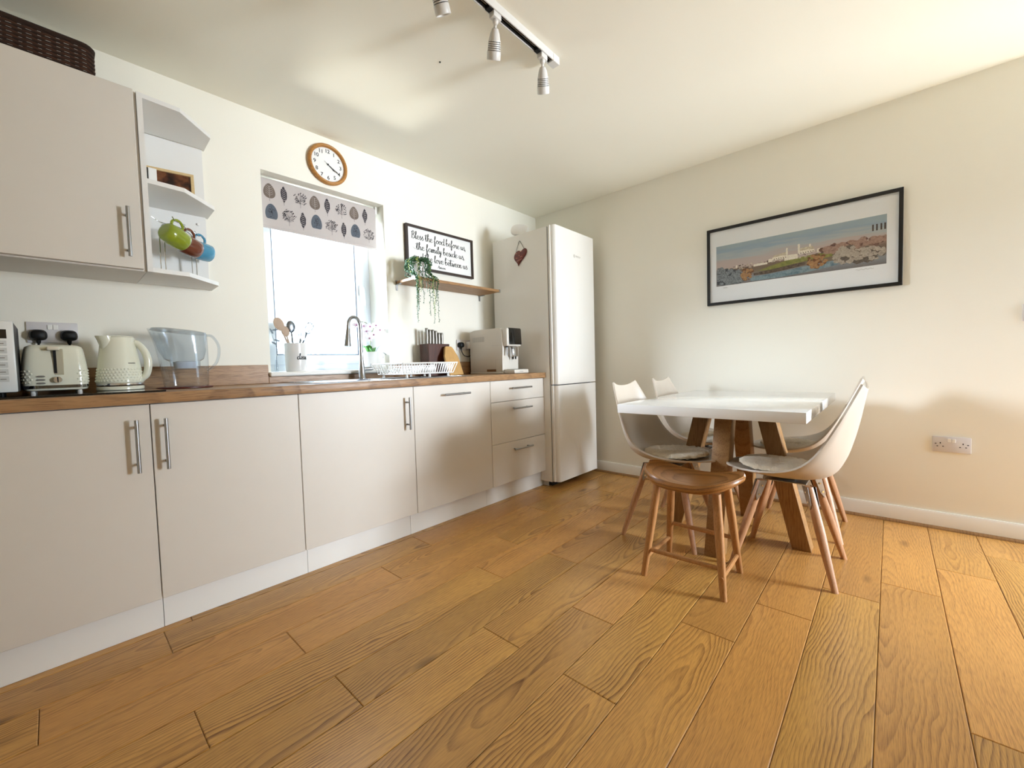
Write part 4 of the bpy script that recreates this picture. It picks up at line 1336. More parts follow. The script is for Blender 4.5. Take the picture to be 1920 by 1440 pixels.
hop = [(.075, .050, .036, .006), (.080, .052, .040, .006), (.115, .056, .044, .004), (.125, .072, .056, .002), (.16, .085, .066, -.002), (.22, .096, .073, -.009), (.246, .101, .071, -.014)]
b.loft([jr(*l) for l in hop], cap=False); b.poly(list(reversed(jr(*hop[0])))); b.build('hopper', M['jug_inner'], t, recalc=False)
b = MB(); b.loft([squircle(jx + .004, jy, JZ + z, a_, b_, 32, 2.4) for z, a_, b_ in ((.082, .040, .030), (.112, .044, .034), (.116, .030, .022))]); b.build('filter_cartridge', M['filter'], t)
b = MB()
rings = [jr(.2465, .100, .070, -.014), jr(.254, .098, .068, -.012), jr(.258, .080, .054, -.008)]
for rr in rings:
    for p in rr: p.z += -.02 * (p.x - jx + .016) / .106 * .5
b.loft(rings); b.build('lid', M['jug_inner'], t)
pth = catmull([(jx + .088, jy, JZ + .236), (jx + .112, jy, JZ + .232), (jx + .134, jy, JZ + .195), (jx + .136, jy, JZ + .150), (jx + .124, jy, JZ + .108), (jx + .104, jy, JZ + .085), (jx + .088, jy, JZ + .070)], 5)
b = MB(); rings = []
for q, p in enumerate(pth):
    tq = (pth[min(q + 1, len(pth) - 1)] - pth[max(q - 1, 0)]).normalized(); nq = Vector((tq.z, 0, -tq.x))
    rings.append([p + nq * .0055 * cos(a) + Vector((0, .013 * sin(a), 0)) for a in [2 * pi * e_ / 12 for e_ in range(12)]])
b.loft(rings); b.build('handle', M['jug_inner'], t)

# ================================================================ MICROWAVE
t = thing('microwave', 'white fronted microwave cut off by the left edge of the picture', 'microwave', (-3.60, -.27, HB))
mx0, mx1, my0, my1, mz0, mz1 = -3.850, -3.356, -.448, -.150, HB + .012, HB + .252
MB().box((mx0, my0 + .02, mz0), (mx1, my1, mz1), .006).build('body', pbr('dark_grey_casing', '#2a2b2e', .45), t)
MB().box((mx0 + .001, my0, mz0 + .004), (mx1 - .105, my0 + .019, mz1 - .004), .003).build('door', M['black_gloss'], t)
pn = MB().box((mx1 - .1035, my0, mz0 + .002), (mx1 - .0005, my0 + .019, mz1 - .002), .004).build('control_panel', pbr('panel_white', '#e3e6e6', .3), t)
MB().box((mx1 - .092, my0 - .0012, mz1 - .060), (mx1 - .016, my0, mz1 - .030), .0005, 1).build('display', M['black_gloss'], pn)
for r_ in range(6):
    for c_ in range(3):
        x = mx1 - .092 + c_ * .026; z = mz1 - .085 - r_ * .0235
        MB().box((x, my0 - .0012, z), (x + .023, my0, z + .018), .0006, 1).build('key', pbr('key_grey', '#c9cdcd', .4) if 'key_grey' not in bpy.data.materials else bpy.data.materials['key_grey'], pn)
b = MB()
for r_ in range(6):
    for c_ in range(3):
        x = mx1 - .088 + c_ * .026; z = mz1 - .078 - r_ * .0235
        b._add([Vector((x, my0 - .0015, z)), Vector((x + .013, my0 - .0015, z)), Vector((x + .013, my0 - .0015, z + .0025)), Vector((x, my0 - .0015, z + .0025))], [(0, 1, 2, 3)])
b.build('key_marks', M['ink_grey'], pn, smooth=0)['kind'] = 'stuff'
for x in (mx0 + .05, mx1 - .05):
    for y in (my0 + .06, my1 - .05): MB().cyl((x, y, HB), (x, y, mz0 + .002), .012, n=12).build('foot', M['black'], t)

# ================================================================ UTENSIL POT AND UTENSILS ON THE WINDOW BOARD
ux, uy, UZ = -2.283, .055, WZ0
t = thing('utensil_pot', 'white ceramic utensil pot on the left of the window board', 'pot', (ux, uy, UZ))
b = MB(); b.lathe([(.054, 0), (.057, .003), (.0585, .01), (.0605, .165), (.0600, .170), (.0570, .170), (.0555, .165), (.0535, .012), (0, .010)], 40, (ux, uy, UZ), close=False); b.poly([Vector((ux + .054 * cos(a), uy + .054 * sin(a), UZ)) for a in [-2 * pi * q / 40 for q in range(40)]]); b.build('pot', M['ceramic'], t)
b = MB()
def on_pot(u, v):
    a = -pi * .58 + u * 1.05
    r_ = .0603
    return Vector((ux + r_ * cos(a), uy + r_ * sin(a), UZ + .072 + v * .017))
script_on(b, 'clean', on_pot, .15, .09)
b.build('lettering', M['ink'], t, smooth=0, recalc=False)['kind'] = 'stuff'

def utensil(name, label, base, tip, mat, head):
    """handle from the bottom of the pot to the neck, then a head of the given kind"""
    base, tip = Vector(base), Vector(tip)
    t = thing(name, label, 'utensil', base)
    d = (tip - base).normalized()
    L = (tip - base).length
    b = MB(); b.tube([base, base.lerp(tip, .5), base.lerp(tip, .78)], [.005, .0055, .0045], 8); b.build('handle', mat, t)
    neck = base.lerp(tip, .76)
    side = d.cross(Vector((0, -1, 0))).normalized(); fr = side.cross(d).normalized()
    R3 = Matrix((side, fr, d)).transposed().to_4x4()
    ln = (tip - neck).length
    c = neck.lerp(tip, .5)
    b = MB()
    if head == 'spoon':
        b.ball(c, 1, 18, 12, (ln * .36, .006, ln * .52), R3)
    elif head == 'ladle':
        b.ball(c, 1, 18, 12, (ln * .38, ln * .13, ln * .52), R3)
    elif head == 'whisk':
        for q in range(6):
            a = pi * q / 6
            pts = []
            for e_ in range(15):
                s_ = e_ / 14
                w_ = ln * .40 * sin(pi * min(1, s_ * 1.0)) ** .8
                th = 2 * pi * s_
                pts.append(c + d * (-cos(th) * ln * .5) + (side * cos(a) + fr * sin(a)) * sin(th) * ln * .36)
            b.tube(pts, .0013, 5)
    elif head == 'turner':
        for q in range(4):
            x = -.021 + q * .0125
            b.box((x, -.0012, -ln * .5), (x + .008, .0012, ln * .45), .0005, 1, Matrix.Translation(c) @ R3)
        b.box((-.021, -.0012, ln * .38), (.0245, .0012, ln * .5), .0005, 1, Matrix.Translation(c) @ R3); b.box((-.021, -.0012, -ln * .5), (.0245, .0012, -ln * .38), .0005, 1, Matrix.Translation(c) @ R3)
    b.build('head', mat, t)
    return t
pb = UZ + .014
utensil('wooden_spoon', 'large pale wooden spoon leaning left out of the white utensil pot', (ux + .018, uy, pb), (ux - .104, uy - .012, 1.288), M['spoon_wood'], 'spoon')
utensil('wooden_spoon', 'smaller brown wooden spoon at the left of the white utensil pot', (ux + .010, uy + .014, pb), (ux - .055, uy + .016, 1.245), M['spoon_wood'], 'spoon')
utensil('ladle', 'shiny steel ladle standing in the middle of the utensil pot', (ux + .002, uy + .018, pb), (ux - .016, uy + .020, 1.278), M['utensil_steel'], 'ladle')
utensil('slotted_turner', 'short slotted steel turner in the utensil pot', (ux - .002, uy - .012, pb), (ux + .032, uy - .016, 1.222), M['utensil_steel'], 'turner')
utensil('whisk', 'steel balloon whisk leaning right out of the utensil pot', (ux - .022, uy + .006, pb), (ux + .100, uy + .004, 1.272), M['utensil_steel'], 'whisk')
utensil('steel_spoon', 'steel serving spoon behind the whisk in the utensil pot', (ux - .012, uy + .026, pb), (ux + .064, uy + .030, 1.225), M['utensil_steel'], 'spoon')

# thin dried sprig at the left of the window board
t = thing('dried_sprig', 'thin dry sprig in a slim bottle at the left end of the window board', 'sprig', (-2.395, .05, UZ))
MB().lathe([(.010, 0), (.011, .002), (.011, .035), (.006, .055), (.005, .07)], 14, (-2.395, .05, UZ)).build('bottle', M['jug'], t)
b = MB(); pth = catmull([(-2.395, .05, UZ + .01), (-2.392, .05, UZ + .09), (-2.372, .052, UZ + .16), (-2.37, .055, UZ + .20)], 5); b.tube(pth, .0012, 5); b.tube(catmull([(-2.385, .05, UZ + .13), (-2.40, .05, UZ + .175), (-2.415, .05, UZ + .235)], 4), .001, 5); b.build('stem', M['dry_stem'], t)
for (x, z, a_) in ((-2.400, UZ + .168, .5), (-2.385, UZ + .185, .2), (-2.412, UZ + .238, 1.1), (-2.393, UZ + .246, -.1)):
    MB().ball((x, .051, z), 1, 8, 6, (.017, .003, .005), Matrix.Rotation(a_, 4, 'Y')).build('leaf', M['dry_stem'], t)

# ================================================================ ORCHID
ox, oy = -1.775, .075
t = thing('orchid', 'white orchid in a white pot at the right of the window board', 'plant', (ox, oy, UZ))
b = MB(); b.lathe([(.046, 0), (.049, .003), (.052, .01), (.066, .118), (.0665, .121), (.0625, .121), (.058, .100), (0, .098)], 36, (ox, oy, UZ), close=False); b.poly([Vector((ox + .046 * cos(a), oy + .046 * sin(a), UZ)) for a in [-2 * pi * q / 36 for q in range(36)]]); b.build('pot', M['ceramic'], t)
b = MB(); b.lathe([(.056, .099), (.03, .106), (0, .108)], 20, (ox, oy, UZ), close=False); b.build('bark', M['soil'], t)
def strap_leaf(pts, wd):
    P = catmull(pts, 5); rows = []
    for q, p in enumerate(P):
        f = q / (len(P) - 1)
        w_ = wd * (sin(pi * min(1, f * .92 + .08)) ** .7)
        tq = (P[min(q + 1, len(P) - 1)] - P[max(q - 1, 0)]).normalized()
        sd_ = tq.cross(Vector((0, 0, 1)))
        sd_ = sd_.normalized() if sd_.length > .05 else Vector((1, 0, 0))
        up_ = sd_.cross(tq)
        rows.append([p - sd_ * w_ + up_ * w_ * .3, p, p + sd_ * w_ + up_ * w_ * .3])
    b = MB(); b.grid(rows); return b
for pts, wd in (([(ox - .005, oy, UZ + .10), (ox - .045, oy - .03, UZ + .155), (ox - .088, oy - .05, UZ + .150)], .026), ([(ox, oy, UZ + .10), (ox - .02, oy - .055, UZ + .145), (ox - .05, oy - .10, UZ + .12)], .022), ([(ox, oy + .01, UZ + .10), (ox + .03, oy + .035, UZ + .14), (ox + .04, oy + .06, UZ + .13)], .02)):
    o = strap_leaf(pts, wd).build('leaf', M['leaf'], t, smooth=60)
    m_ = o.modifiers.new('thickness', 'SOLIDIFY'); m_.thickness = .0025
b = MB(); sp_ = catmull([(ox - .004, oy, UZ + .10), (ox - .006, oy, UZ + .18), (ox - .004, oy - .005, UZ + .25), (ox - .030, oy - .01, UZ + .315), (ox - .085, oy - .02, UZ + .325)], 6); b.tube(sp_, .0025, 6)
b.tube(catmull([(ox - .004, oy - .004, UZ + .24), (ox + .02, oy - .01, UZ + .285), (ox + .052, oy - .015, UZ + .29)], 5), .002, 6)
b.build('flower_stem', M['stem'], t)
b = MB()
for pts in ([(ox + .04, oy - .02, UZ + .11), (ox + .075, oy - .03, UZ + .115), (ox + .105, oy - .035, UZ + .085), (ox + .118, oy - .035, UZ + .060)], [(ox + .02, oy, UZ + .105), (ox + .05, oy, UZ + .150), (ox + .085, oy, UZ + .178)], [(ox + .05, oy - .03, UZ + .112), (ox + .062, oy - .04, UZ + .10), (ox + .064, oy - .042, UZ + .075)]):
    b.tube(catmull(pts, 5), .0018, 6)
b.build('aerial_roots', M['dry_stem'], t)['kind'] = 'stuff'
def orchid_flower(c, face, s_):
    face = Vector(face).normalized(); R3 = face.to_track_quat('Z', 'Y').to_matrix().to_4x4()
    b = MB()
    for q, (ln, wd) in enumerate(((.95, .50), (1.05, .95), (.95, .5), (.95, .5), (1.05, .95))):
        a = pi / 2 + 2 * pi * q / 5
        m_ = Matrix.Translation(Vector(c)) @ R3 @ Matrix.Rotation(a, 4, 'Z')
        b.ball(Vector((0, 0, 0)), 1, 8, 6, (1, 1, 1), m_ @ Matrix.Translation((s_ * ln * .52, 0, .0)) @ Matrix.Diagonal((s_ * ln * .5, s_ * wd * .46, s_ * .07, 1)))
    o = b.build('flower', M['petal'], t)
    b = MB(); b.ball(Vector(c) + face * s_ * .16, s_ * .20, 8, 6, (1, 1, 1)); b.build('lip', M['petal_eye'], o)
for c, f in (((ox - .012, oy - .016, UZ + .295), (-.35, -1, .1)), ((ox - .040, oy - .018, UZ + .262), (-.5, -1, -.1)), ((ox + .030, oy - .02, UZ + .305), (.1, -1, .1)), ((ox + .058, oy - .02, UZ + .275), (.3, -1, -.1)), ((ox + .010, oy - .02, UZ + .240), (-.1, -1, -.2)), ((ox - .060, oy - .02, UZ + .296), (-.6, -1, 0)), ((ox - .020, oy - .018, UZ + .215), (-.3, -1, -.1)), ((ox - .115, oy - .025, UZ + .300), (-.7, -1, .1))):
    orchid_flower(c, f, .030)

# ================================================================ DISH RACK
rx0, rx1, ry0, ry1, rz0, rz1 = -1.850, -1.468, -.430, -.135, ZT + .028, ZT + .094
t = thing('dish_rack', 'white wire dish rack on the sink drainer', 'rack', ((rx0 + rx1) / 2, (ry0 + ry1) / 2, ZT))
W_ = M['white_plastic']
def loop(z, e, r_): return [(rx0 - e, ry0 - e, z), (rx1 + e, ry0 - e, z), (rx1 + e, ry1 + e, z), (rx0 - e, ry1 + e, z)]
def wire_loop(b, pts, r_):
    for q in range(4): b.tube([pts[q], pts[(q + 1) % 4]], r_, 8)
b = MB(); wire_loop(b, loop(rz1, .022, 0), .0045); b.build('top_rail', W_, t)
b = MB(); wire_loop(b, loop(rz0, 0, 0), .0038); b.build('bottom_rail', W_, t)
b = MB()
def up(xa, ya, xb, yb): b.tube([(xa, ya, rz0), (xb, yb, rz1)], .0026, 6)
nx = 20
for q in range(nx + 1):
    x = rx0 + (rx1 - rx0) * q / nx; xx = (rx0 - .022) + (rx1 - rx0 + .044) * q / nx
    up(x, ry0, xx, ry0 - .022); up(x, ry1, xx, ry1 + .022)
for q in range(1, 12):
    y = ry0 + (ry1 - ry0) * q / 12
    up(rx0, y, rx0 - .022, y); up(rx1, y, rx1 + .022, y)
b.build('side_wires', W_, t)['kind'] = 'stuff'
b = MB()
for q in range(1, nx):
    x = rx0 + (rx1 - rx0) * q / nx
    b.tube([(x, ry0, rz0), (x, ry1, rz0)], .0026, 6)
    if q < 15:
        b.tube(catmull([(x, ry0 + .05, rz0), (x + .014, ry0 + .065, rz0 + .045), (x + .014, ry0 + .09, rz0 + .045), (x, ry0 + .105, rz0)], 4), .0024, 6)
        b.tube(catmull([(x, ry1 - .12, rz0), (x + .014, ry1 - .105, rz0 + .045), (x + .014, ry1 - .08, rz0 + .045), (x, ry1 - .065, rz0)], 4), .0024, 6)
b.build('plate_wires', W_, t)['kind'] = 'stuff'
for x, y in ((rx0 + .03, ry0 + .015), (rx1 - .03, ry0 + .015), (rx0 + .03, ry1 - .015), (rx1 - .03, ry1 - .015), (rx0 + .20, ry0 + .015), (rx0 + .24, ry1 - .015)):
    zf = ZT + .004
    MB().lathe([(.008, zf), (.0075, zf + .006), (.0055, rz0 + .003)], 12, (x, y, 0)).build('foot', W_, t)

# ================================================================ KNIFE BLOCK, KNIVES, CUTTING BOARD
bx0, bx1, by0, by1, bz1 = -1.490, -1.318, -.125, -.030, 1.142
by0, by1 = -.270, -.185
by0, by1 = -.150, -.045
sc_ = 1.0
t = thing('knife_block', 'dark walnut knife block behind the dish rack', 'knife block', (-1.36, -.10, ZT))
kb0, kb1 = -1.455, -1.262
MB().box((kb0, by0, ZT + .0005), (kb1, by1, 1.146), .002, 1).build('block', M['walnut'], t)
n_ = 6
for q in range(n_):
    x = kb0 + .028 + q * .0272
    y = -.098
    hgt = (.115, .105, .105, .098, .085, .085)[q]
    k_ = thing('kitchen_knife', ('steel handled kitchen knife nearest the window, tallest in the walnut block', 'steel handled knife, second from the window in the walnut block', 'steel handled knife, third from the window in the walnut block', 'steel handled knife, third from the coffee machine in the walnut block', 'short steel handled knife, second from the coffee machine in the walnut block', 'short steel handled knife nearest the coffee machine in the walnut block')[q], 'knife', (x, y, 1.1465), 0, 'steel handled knives in the walnut block')
    rings = []
    for f, wy, ox_ in ((0, .0095, 0), (.10, .0085, 0), (.45, .0105, .001), (.8, .0100, 0), (.93, .0125, -.001), (1, .009, -.002)):
        z = 1.1466 + hgt * f
        rings.append([Vector((x + ox_ + .0098 * math.copysign(abs(cos(a)) ** .8, cos(a)), y + wy * math.copysign(abs(sin(a)) ** .7, sin(a)), z)) for a in [2 * pi * e_ / 14 for e_ in range(14)]])
    MB().loft(rings).build('handle', M['handle_steel'], k_)
    MB().box((x - .001, y - .010, 1.1464), (x + .001, y + .010, 1.1467)).build('bolster', M['chrome'], k_, smooth=0)
# paddle board: outline in its own plane, leaning on the block
t = thing('cutting_board', 'pale wooden paddle board leaning against the knife block', 'cutting board', (-1.28, -.24, ZT))
ol = [(-.078, 0), (-.080, .006), (-.080, .130), (-.076, .150), (-.062, .170), (-.050, .192), (-.044, .212), (-.030, .2235), (.030, .2235), (.044, .212), (.050, .192), (.062, .170), (.076, .150), (.080, .130), (.080, .006), (.078, 0)]
b = MB(); b.prism(ol, -.008, .008, 1, .0025)
m_ = Matrix.Translation((-1.275, -.236, ZT + .0035)) @ Matrix.Rotation(radians(12), 4, 'Z') @ Matrix.Rotation(radians(-19), 4, 'X')
for v in b.bm.verts: v.co = m_ @ v.co
b.build('board', M['board'], t)

# ================================================================ COFFEE MACHINE
qx0, qx1, qyf, qyb = -.966, -.786, -.415, -.050
t = thing('coffee_machine', 'white bean to cup coffee machine beside the fridge', 'coffee machine', ((qx0 + qx1) / 2, -.25, ZT))
C_ = M['coffee']
b = MB(); b.prism([(qyf, .926), (qyf, 1.02), (qyf - .004, 1.10), (qyf + .004, 1.245), (qyf + .03, 1.262), (qyb - .05, 1.262), (qyb, 1.250), (qyb, .926)], qx0, qx1, 0, .004); b.build('body', C_, t, smooth=45)
MB().box((qx0 - .002, qyf - .003, ZT + .001), (qx1 + .002, qyb + .002, .9255), .003).build('plinth', C_, t)
b = MB(); b.box((qx0 + .012, qyf - .110, ZT + .002), (qx1 - .004, qyf - .004, .942), .006); dt = b.build('drip_tray', C_, t)
MB().box((qx0 + .032, qyf - .100, .942), (qx1 - .032, qyf - .012, .945), .001, 1).build('grille', M['steel'], dt)
MB().box((qx0 + .07, qyf - .1115, .922), (qx1 - .07, qyf - .1085, .930), .001, 1).build('tray_grip', M['grey_plastic'], dt)
MB().box((qx0 - .0032, -.345, .928), (qx0 - .0018, -.245, .946)).build('side_recess', M['tray_wood'], t, smooth=0)
b = MB()
for q in range(16): b.box((qx0 - .0006, -.092 - q * .0085, 1.165), (qx0 + .001, -.088 - q * .0085, 1.205))
b.build('vent_slots', M['grey_plastic'], t, smooth=0)['kind'] = 'stuff'
b = MB(); b.box((qx0 + .008, qyf - .044, 1.120), (qx1 - .008, qyf + .02, 1.258), .010, 3); fr = b.build('front_head', C_, t)
b = MB(); b.prism([(qyf - .0445, 1.132), (qyf - .050, 1.135), (qyf - .046, 1.250), (qyf - .040, 1.2595), (qyf - .03, 1.2595), (qyf - .03, 1.132)], qx0 + .030, qx1 - .010, 0, .002); b.build('display_panel', M['black_gloss'], fr)
b = MB(); b.box((qx0 + .070, qyf - .048, 1.040), (qx0 + .130, qyf + .01, 1.118), .006)
b.build('spout_block', M['chrome'], t)
for x in (qx0 + .086, qx0 + .114): MB().cyl((x, qyf - .032, 1.041), (x, qyf - .032, 1.020), .007, .005, 10).build('coffee_nozzle', M['black'], t)
b = MB(); b.cyl((qx0 + .030, qyf - .020, 1.115), (qx0 + .028, qyf - .028, 1.050), .008, .006, 12); b.cyl((qx0 + .030, qyf - .016, 1.165), (qx0 + .030, qyf - .022, 1.115), .011, .009, 12); b.build('steam_wand', M['chrome'], t)
MB().cyl((qx0 + .030, qyf - .022, 1.128), (qx0 + .030, qyf - .0225, 1.112), .0125, n=12).build('wand_collar', M['black'], t)
b = MB(); b.box((qx0 - .0005, qyf + .004, 1.020), (qx0 + .0005, qyf + .075, 1.0212)); b.box((qx0 - .0005, qyf + .074, .935), (qx0 + .0005, qyf + .0752, 1.0212)); b.box((qx0 - .0005, -.30, 1.128), (qx0 + .0005, qyf + .004, 1.1292)); b.build('panel_joint', M['grey_plastic'], t, smooth=0)['kind'] = 'stuff'

# ================================================================ CLOCK
cxk, czk, R_ = -2.063, 2.247, .1225
t = thing('wall_clock', 'round wooden wall clock above the kitchen window', 'clock', (cxk, 0, czk))
b = MB(); b.lathe([(R_ - .004, .001), (R_, .006), (R_ + .001, .016), (R_ - .004, .026), (R_ - .011, .030), (R_ - .017, .027), (R_ - .021, .018), (R_ - .022, .010)], 64, (cxk, 0, czk), (0, -1, 0), close=False); b.build('rim', M['clock_wood'], t, smooth=60)
fc = MB().cyl((cxk, -.002, czk), (cxk, -.011, czk), R_ - .0215, n=64).build('dial', M['paper'], t)
b = MB()
for h in range(1, 13):
    a = pi / 2 - h * pi / 6
    text_mesh(b, str(h), .031, frame_mat((cxk + .080 * cos(a), -.0114, czk + .080 * sin(a)), (1, 0, 0), (0, 0, 1)), bold=.0006)
for q in range(60):
    a = 2 * pi * q / 60
    r0, r1, w_ = .0945, .0975 if q % 5 else .0985, .0004 if q % 5 else .0008
    d = Vector((cos(a), 0, sin(a))); s_ = Vector((-sin(a), 0, cos(a))) * w_
    c = Vector((cxk, -.0113, czk))
    b._add([c + d * r0 - s_, c + d * r1 - s_, c + d * r1 + s_, c + d * r0 + s_], [(0, 1, 2, 3)])
b.build('numerals', M['ink'], fc, smooth=0, recalc=False)['kind'] = 'stuff'
def hand(name, ang, ln, tail, w_, y):
    a = pi / 2 - radians(ang)
    d = Vector((cos(a), 0, sin(a))); s_ = Vector((-sin(a), 0, cos(a)))
    c = Vector((cxk, y, czk))
    pts = [c - d * tail - s_ * w_ * .5, c + d * ln * .55 - s_ * w_ * .6, c + d * ln * .72 - s_ * w_ * 1.4, c + d * ln * .86 - s_ * w_ * .5, c + d * ln, c + d * ln * .86 + s_ * w_ * .5, c + d * ln * .72 + s_ * w_ * 1.4, c + d * ln * .55 + s_ * w_ * .6, c - d * tail + s_ * w_ * .5]
    n = len(pts); dy = Vector((0, -.0008, 0))
    b = MB(); b._add(pts + [p + dy for p in pts], [tuple(range(n)), tuple(reversed(range(n, 2 * n)))] + [(k, (k + 1) % n, n + (k + 1) % n, n + k) for k in range(n)])
    return b.build(name, M['ink'], t, smooth=0)
hand('hour_hand', 127, .058, .008, .0026, -.0130); hand('minute_hand', 121, .086, .012, .0022, -.0150)
hand('second_hand', 302, .030, .060, .0006, -.0165)
MB().cyl((cxk, -.011, czk), (cxk, -.018, czk), .0045, n=14).build('hub', M['ink'], t)
b = MB(); b.lathe([(.0, .0225), (R_ - .0195, .0215)], 48, (cxk, 0, czk), (0, -1, 0), close=False); b.build('cover_glass', clear('clock_glass', (1, 1, 1), .5), t, recalc=False)

# ================================================================ ROLLER BLIND
BY = .055
bl0, bl1, bz0, bz1 = WX0 + .014, WX1 - .030, 1.812, 2.074
t = thing('roller_blind', 'roller blind printed with trees and leaves, part lowered in the window', 'blind', ((bl0 + bl1) / 2, BY, bz0))
BW = bl1 - bl0
b = MB(); b.cyl((bl0, BY + .021, bz1 + .0), (bl1, BY + .021, bz1 + .0), .019, n=24); b.build('roller', M['blind'], t)
b = MB(); b.box((bl0, BY, bz0), (bl1, BY + .0012, bz1)); fab = b.build('fabric', M['blind'], t, smooth=0)
MB().box((bl0 - .001, BY - .004, bz0 - .010), (bl1 + .001, BY + .006, bz0 + .006), .003).build('bottom_bar', M['blind'], t)
for x0, x1 in ((bl1 + .001, bl1 + .020), (bl0 - .010, bl0 - .001)): MB().box((x0, BY + .002, bz1 - .02), (x1, BY + .04, bz1 + .028), .003).build('end_bracket', M['white_plastic'], t)
b = MB(); b.tube([(bl1 + .010, BY + .006, bz1), (bl1 + .010, BY + .006, 1.32)], .0013, 5); b.tube([(bl1 + .010, BY + .034, bz1), (bl1 + .010, BY + .034, 1.32)], .0013, 5); b.tube([(bl1 + .010, BY + .006, 1.32), (bl1 + .010, BY + .012, 1.308), (bl1 + .010, BY + .028, 1.308), (bl1 + .010, BY + .034, 1.32)], .0013, 5); b.build('chain', M['white_plastic'], t)
def pr(u, v, d=.0004): return Vector((bl0 + u, BY - d, bz0 + v))
def outline(cx_, cz_, rx_, rz_, kind, n=26, j=0.0, rr=random.Random(5)):
    out = []
    for k in range(n):
        a = 2 * pi * k / n
        x, z = cos(a), sin(a)
        if kind == 'egg': x *= 1 - .28 * z
        if kind == 'dome': z = max(z, -.72); x *= 1 - .15 * z
        if kind == 'spear': x *= (1 - .55 * abs(z) ** 2); 
        f = 1 + (rr.uniform(-j, j) if j else 0)
        out.append((cx_ + rx_ * x * f, cz_ + rz_ * z * f))
    return out
def clip_pts(poly): return [(min(max(x, .001), BW - .001), min(max(z, .008), bz1 - bz0 - .001)) for x, z in poly]
veins, specks = MB(), MB()
def put(name, poly, mat, d=.0004):
    b = MB(); b.poly([pr(x, z, d) for x, z in clip_pts(poly)]); b.build(name, mat, fab, smooth=0, recalc=False)
def stroke(m, pts, w_, d=.0006):
    for (x0, z0), (x1, z1) in zip(pts[:-1], pts[1:]):
        if not (.002 < x0 < BW - .002 and .002 < x1 < BW - .002 and .009 < z0 < bz1 - bz0 and .009 < z1 < bz1 - bz0): continue
        dx, dz = x1 - x0, z1 - z0; L_ = math.hypot(dx, dz) or 1
        nx_, nz_ = -dz / L_ * w_, dx / L_ * w_
        m._add([pr(x0 + nx_, z0 + nz_, d), pr(x0 - nx_, z0 - nz_, d), pr(x1 - nx_, z1 - nz_, d), pr(x1 + nx_, z1 + nz_, d)], [(0, 1, 2, 3)])
rb_ = random.Random(11)
def sapling(cx_, cz_, rx_, rz_):
    """a little bare tree: trunk and curling twigs with leaf dashes"""
    if cx_ - rx_ * .5 > BW: return
    m = MB()
    stroke(m, [(cx_, cz_ - rz_ - .016), (cx_, cz_ + rz_ * .8)], .0007)
    for q in range(44):
        a = radians(rb_.uniform(-60, 240)); f = rb_.uniform(.35, 1) ** .7
        ex, ez = cx_ + rx_ * f * cos(a), cz_ + rz_ * f * sin(a)
        sz = cz_ - rz_ * .8 + max(0, ez - cz_ + rz_ * .5) * .45
        if q % 2: stroke(m, [(cx_, sz), (cx_ + (ex - cx_) * .45, sz + (ez - sz) * .30), (ex, ez)], .0005)
        g = rb_.uniform(-.6, .6)
        stroke(m, [(ex - .0040, ez - .003 - g * .003), (ex, ez), (ex + .0040, ez + .003 + g * .003)], .0014)
    m.build('tree_print', M['leaf_black'], fab, smooth=0, recalc=False)['kind'] = 'stuff'
PER = .2565
off = .045
for row, zc in ((0, .205), (1, .083)):
    for kx_ in range(4):
        for m_ in range(3):
            u = off + kx_ * PER + m_ * PER / 3 + (.006 if row else 0)
            if u > BW + .012: continue
            if m_ == 0 and row == 0:
                put('brown_leaf_print', outline(u, zc, .031, .042, 'egg'), M['leaf_brown']); stroke(veins, [(u, zc - .038), (u, zc + .030)], .0007); stroke(specks, [(u, zc - .058), (u, zc - .042)], .0007)
                for q in range(5):
                    z_ = zc - .026 + q * .012
                    stroke(veins, [(u, z_), (u - .020, z_ + .014)], .0005); stroke(veins, [(u, z_), (u + .020, z_ + .014)], .0005)
            elif m_ == 0:
                put('slate_leaf_print', outline(u, zc, .033, .050, 'dome'), M['leaf_slate'])
                for q in range(40):
                    a = rb_.uniform(0, 2 * pi); f = rb_.uniform(0, .9); px_, pz_ = u + .022 * f * cos(a), zc + .004 + .038 * f * sin(a)
                    stroke(specks, [(px_ - .0016, pz_ - .001), (px_ + .0016, pz_ + .001)], .0016, .0007)
            elif (m_ == 1) == (row == 0):
                uu_ = u - .008 if row == 0 else u + .004
                put('dark_leaf_print', outline(uu_, zc - (.004 if row else 0), .0175, .047, 'spear', 40, .09, rb_), M['leaf_black']); stroke(specks, [(uu_, zc - .064), (uu_, zc - .04)], .0007)
                for q in range(6):
                    z_ = zc - .036 + q * .012
                    stroke(veins, [(uu_, z_), (uu_ - .010, z_ + .008)], .0008, .0007); stroke(veins, [(uu_, z_), (uu_ + .010, z_ + .008)], .0008, .0007)
            else: sapling(u + (.010 if row else 0), zc, .040 if row else .038, .040)
specks.build('speck_print', M['leaf_black'], fab, smooth=0, recalc=False)['kind'] = 'stuff'; veins.build('vein_print', M['blind'], fab, smooth=0, recalc=False)['kind'] = 'stuff'

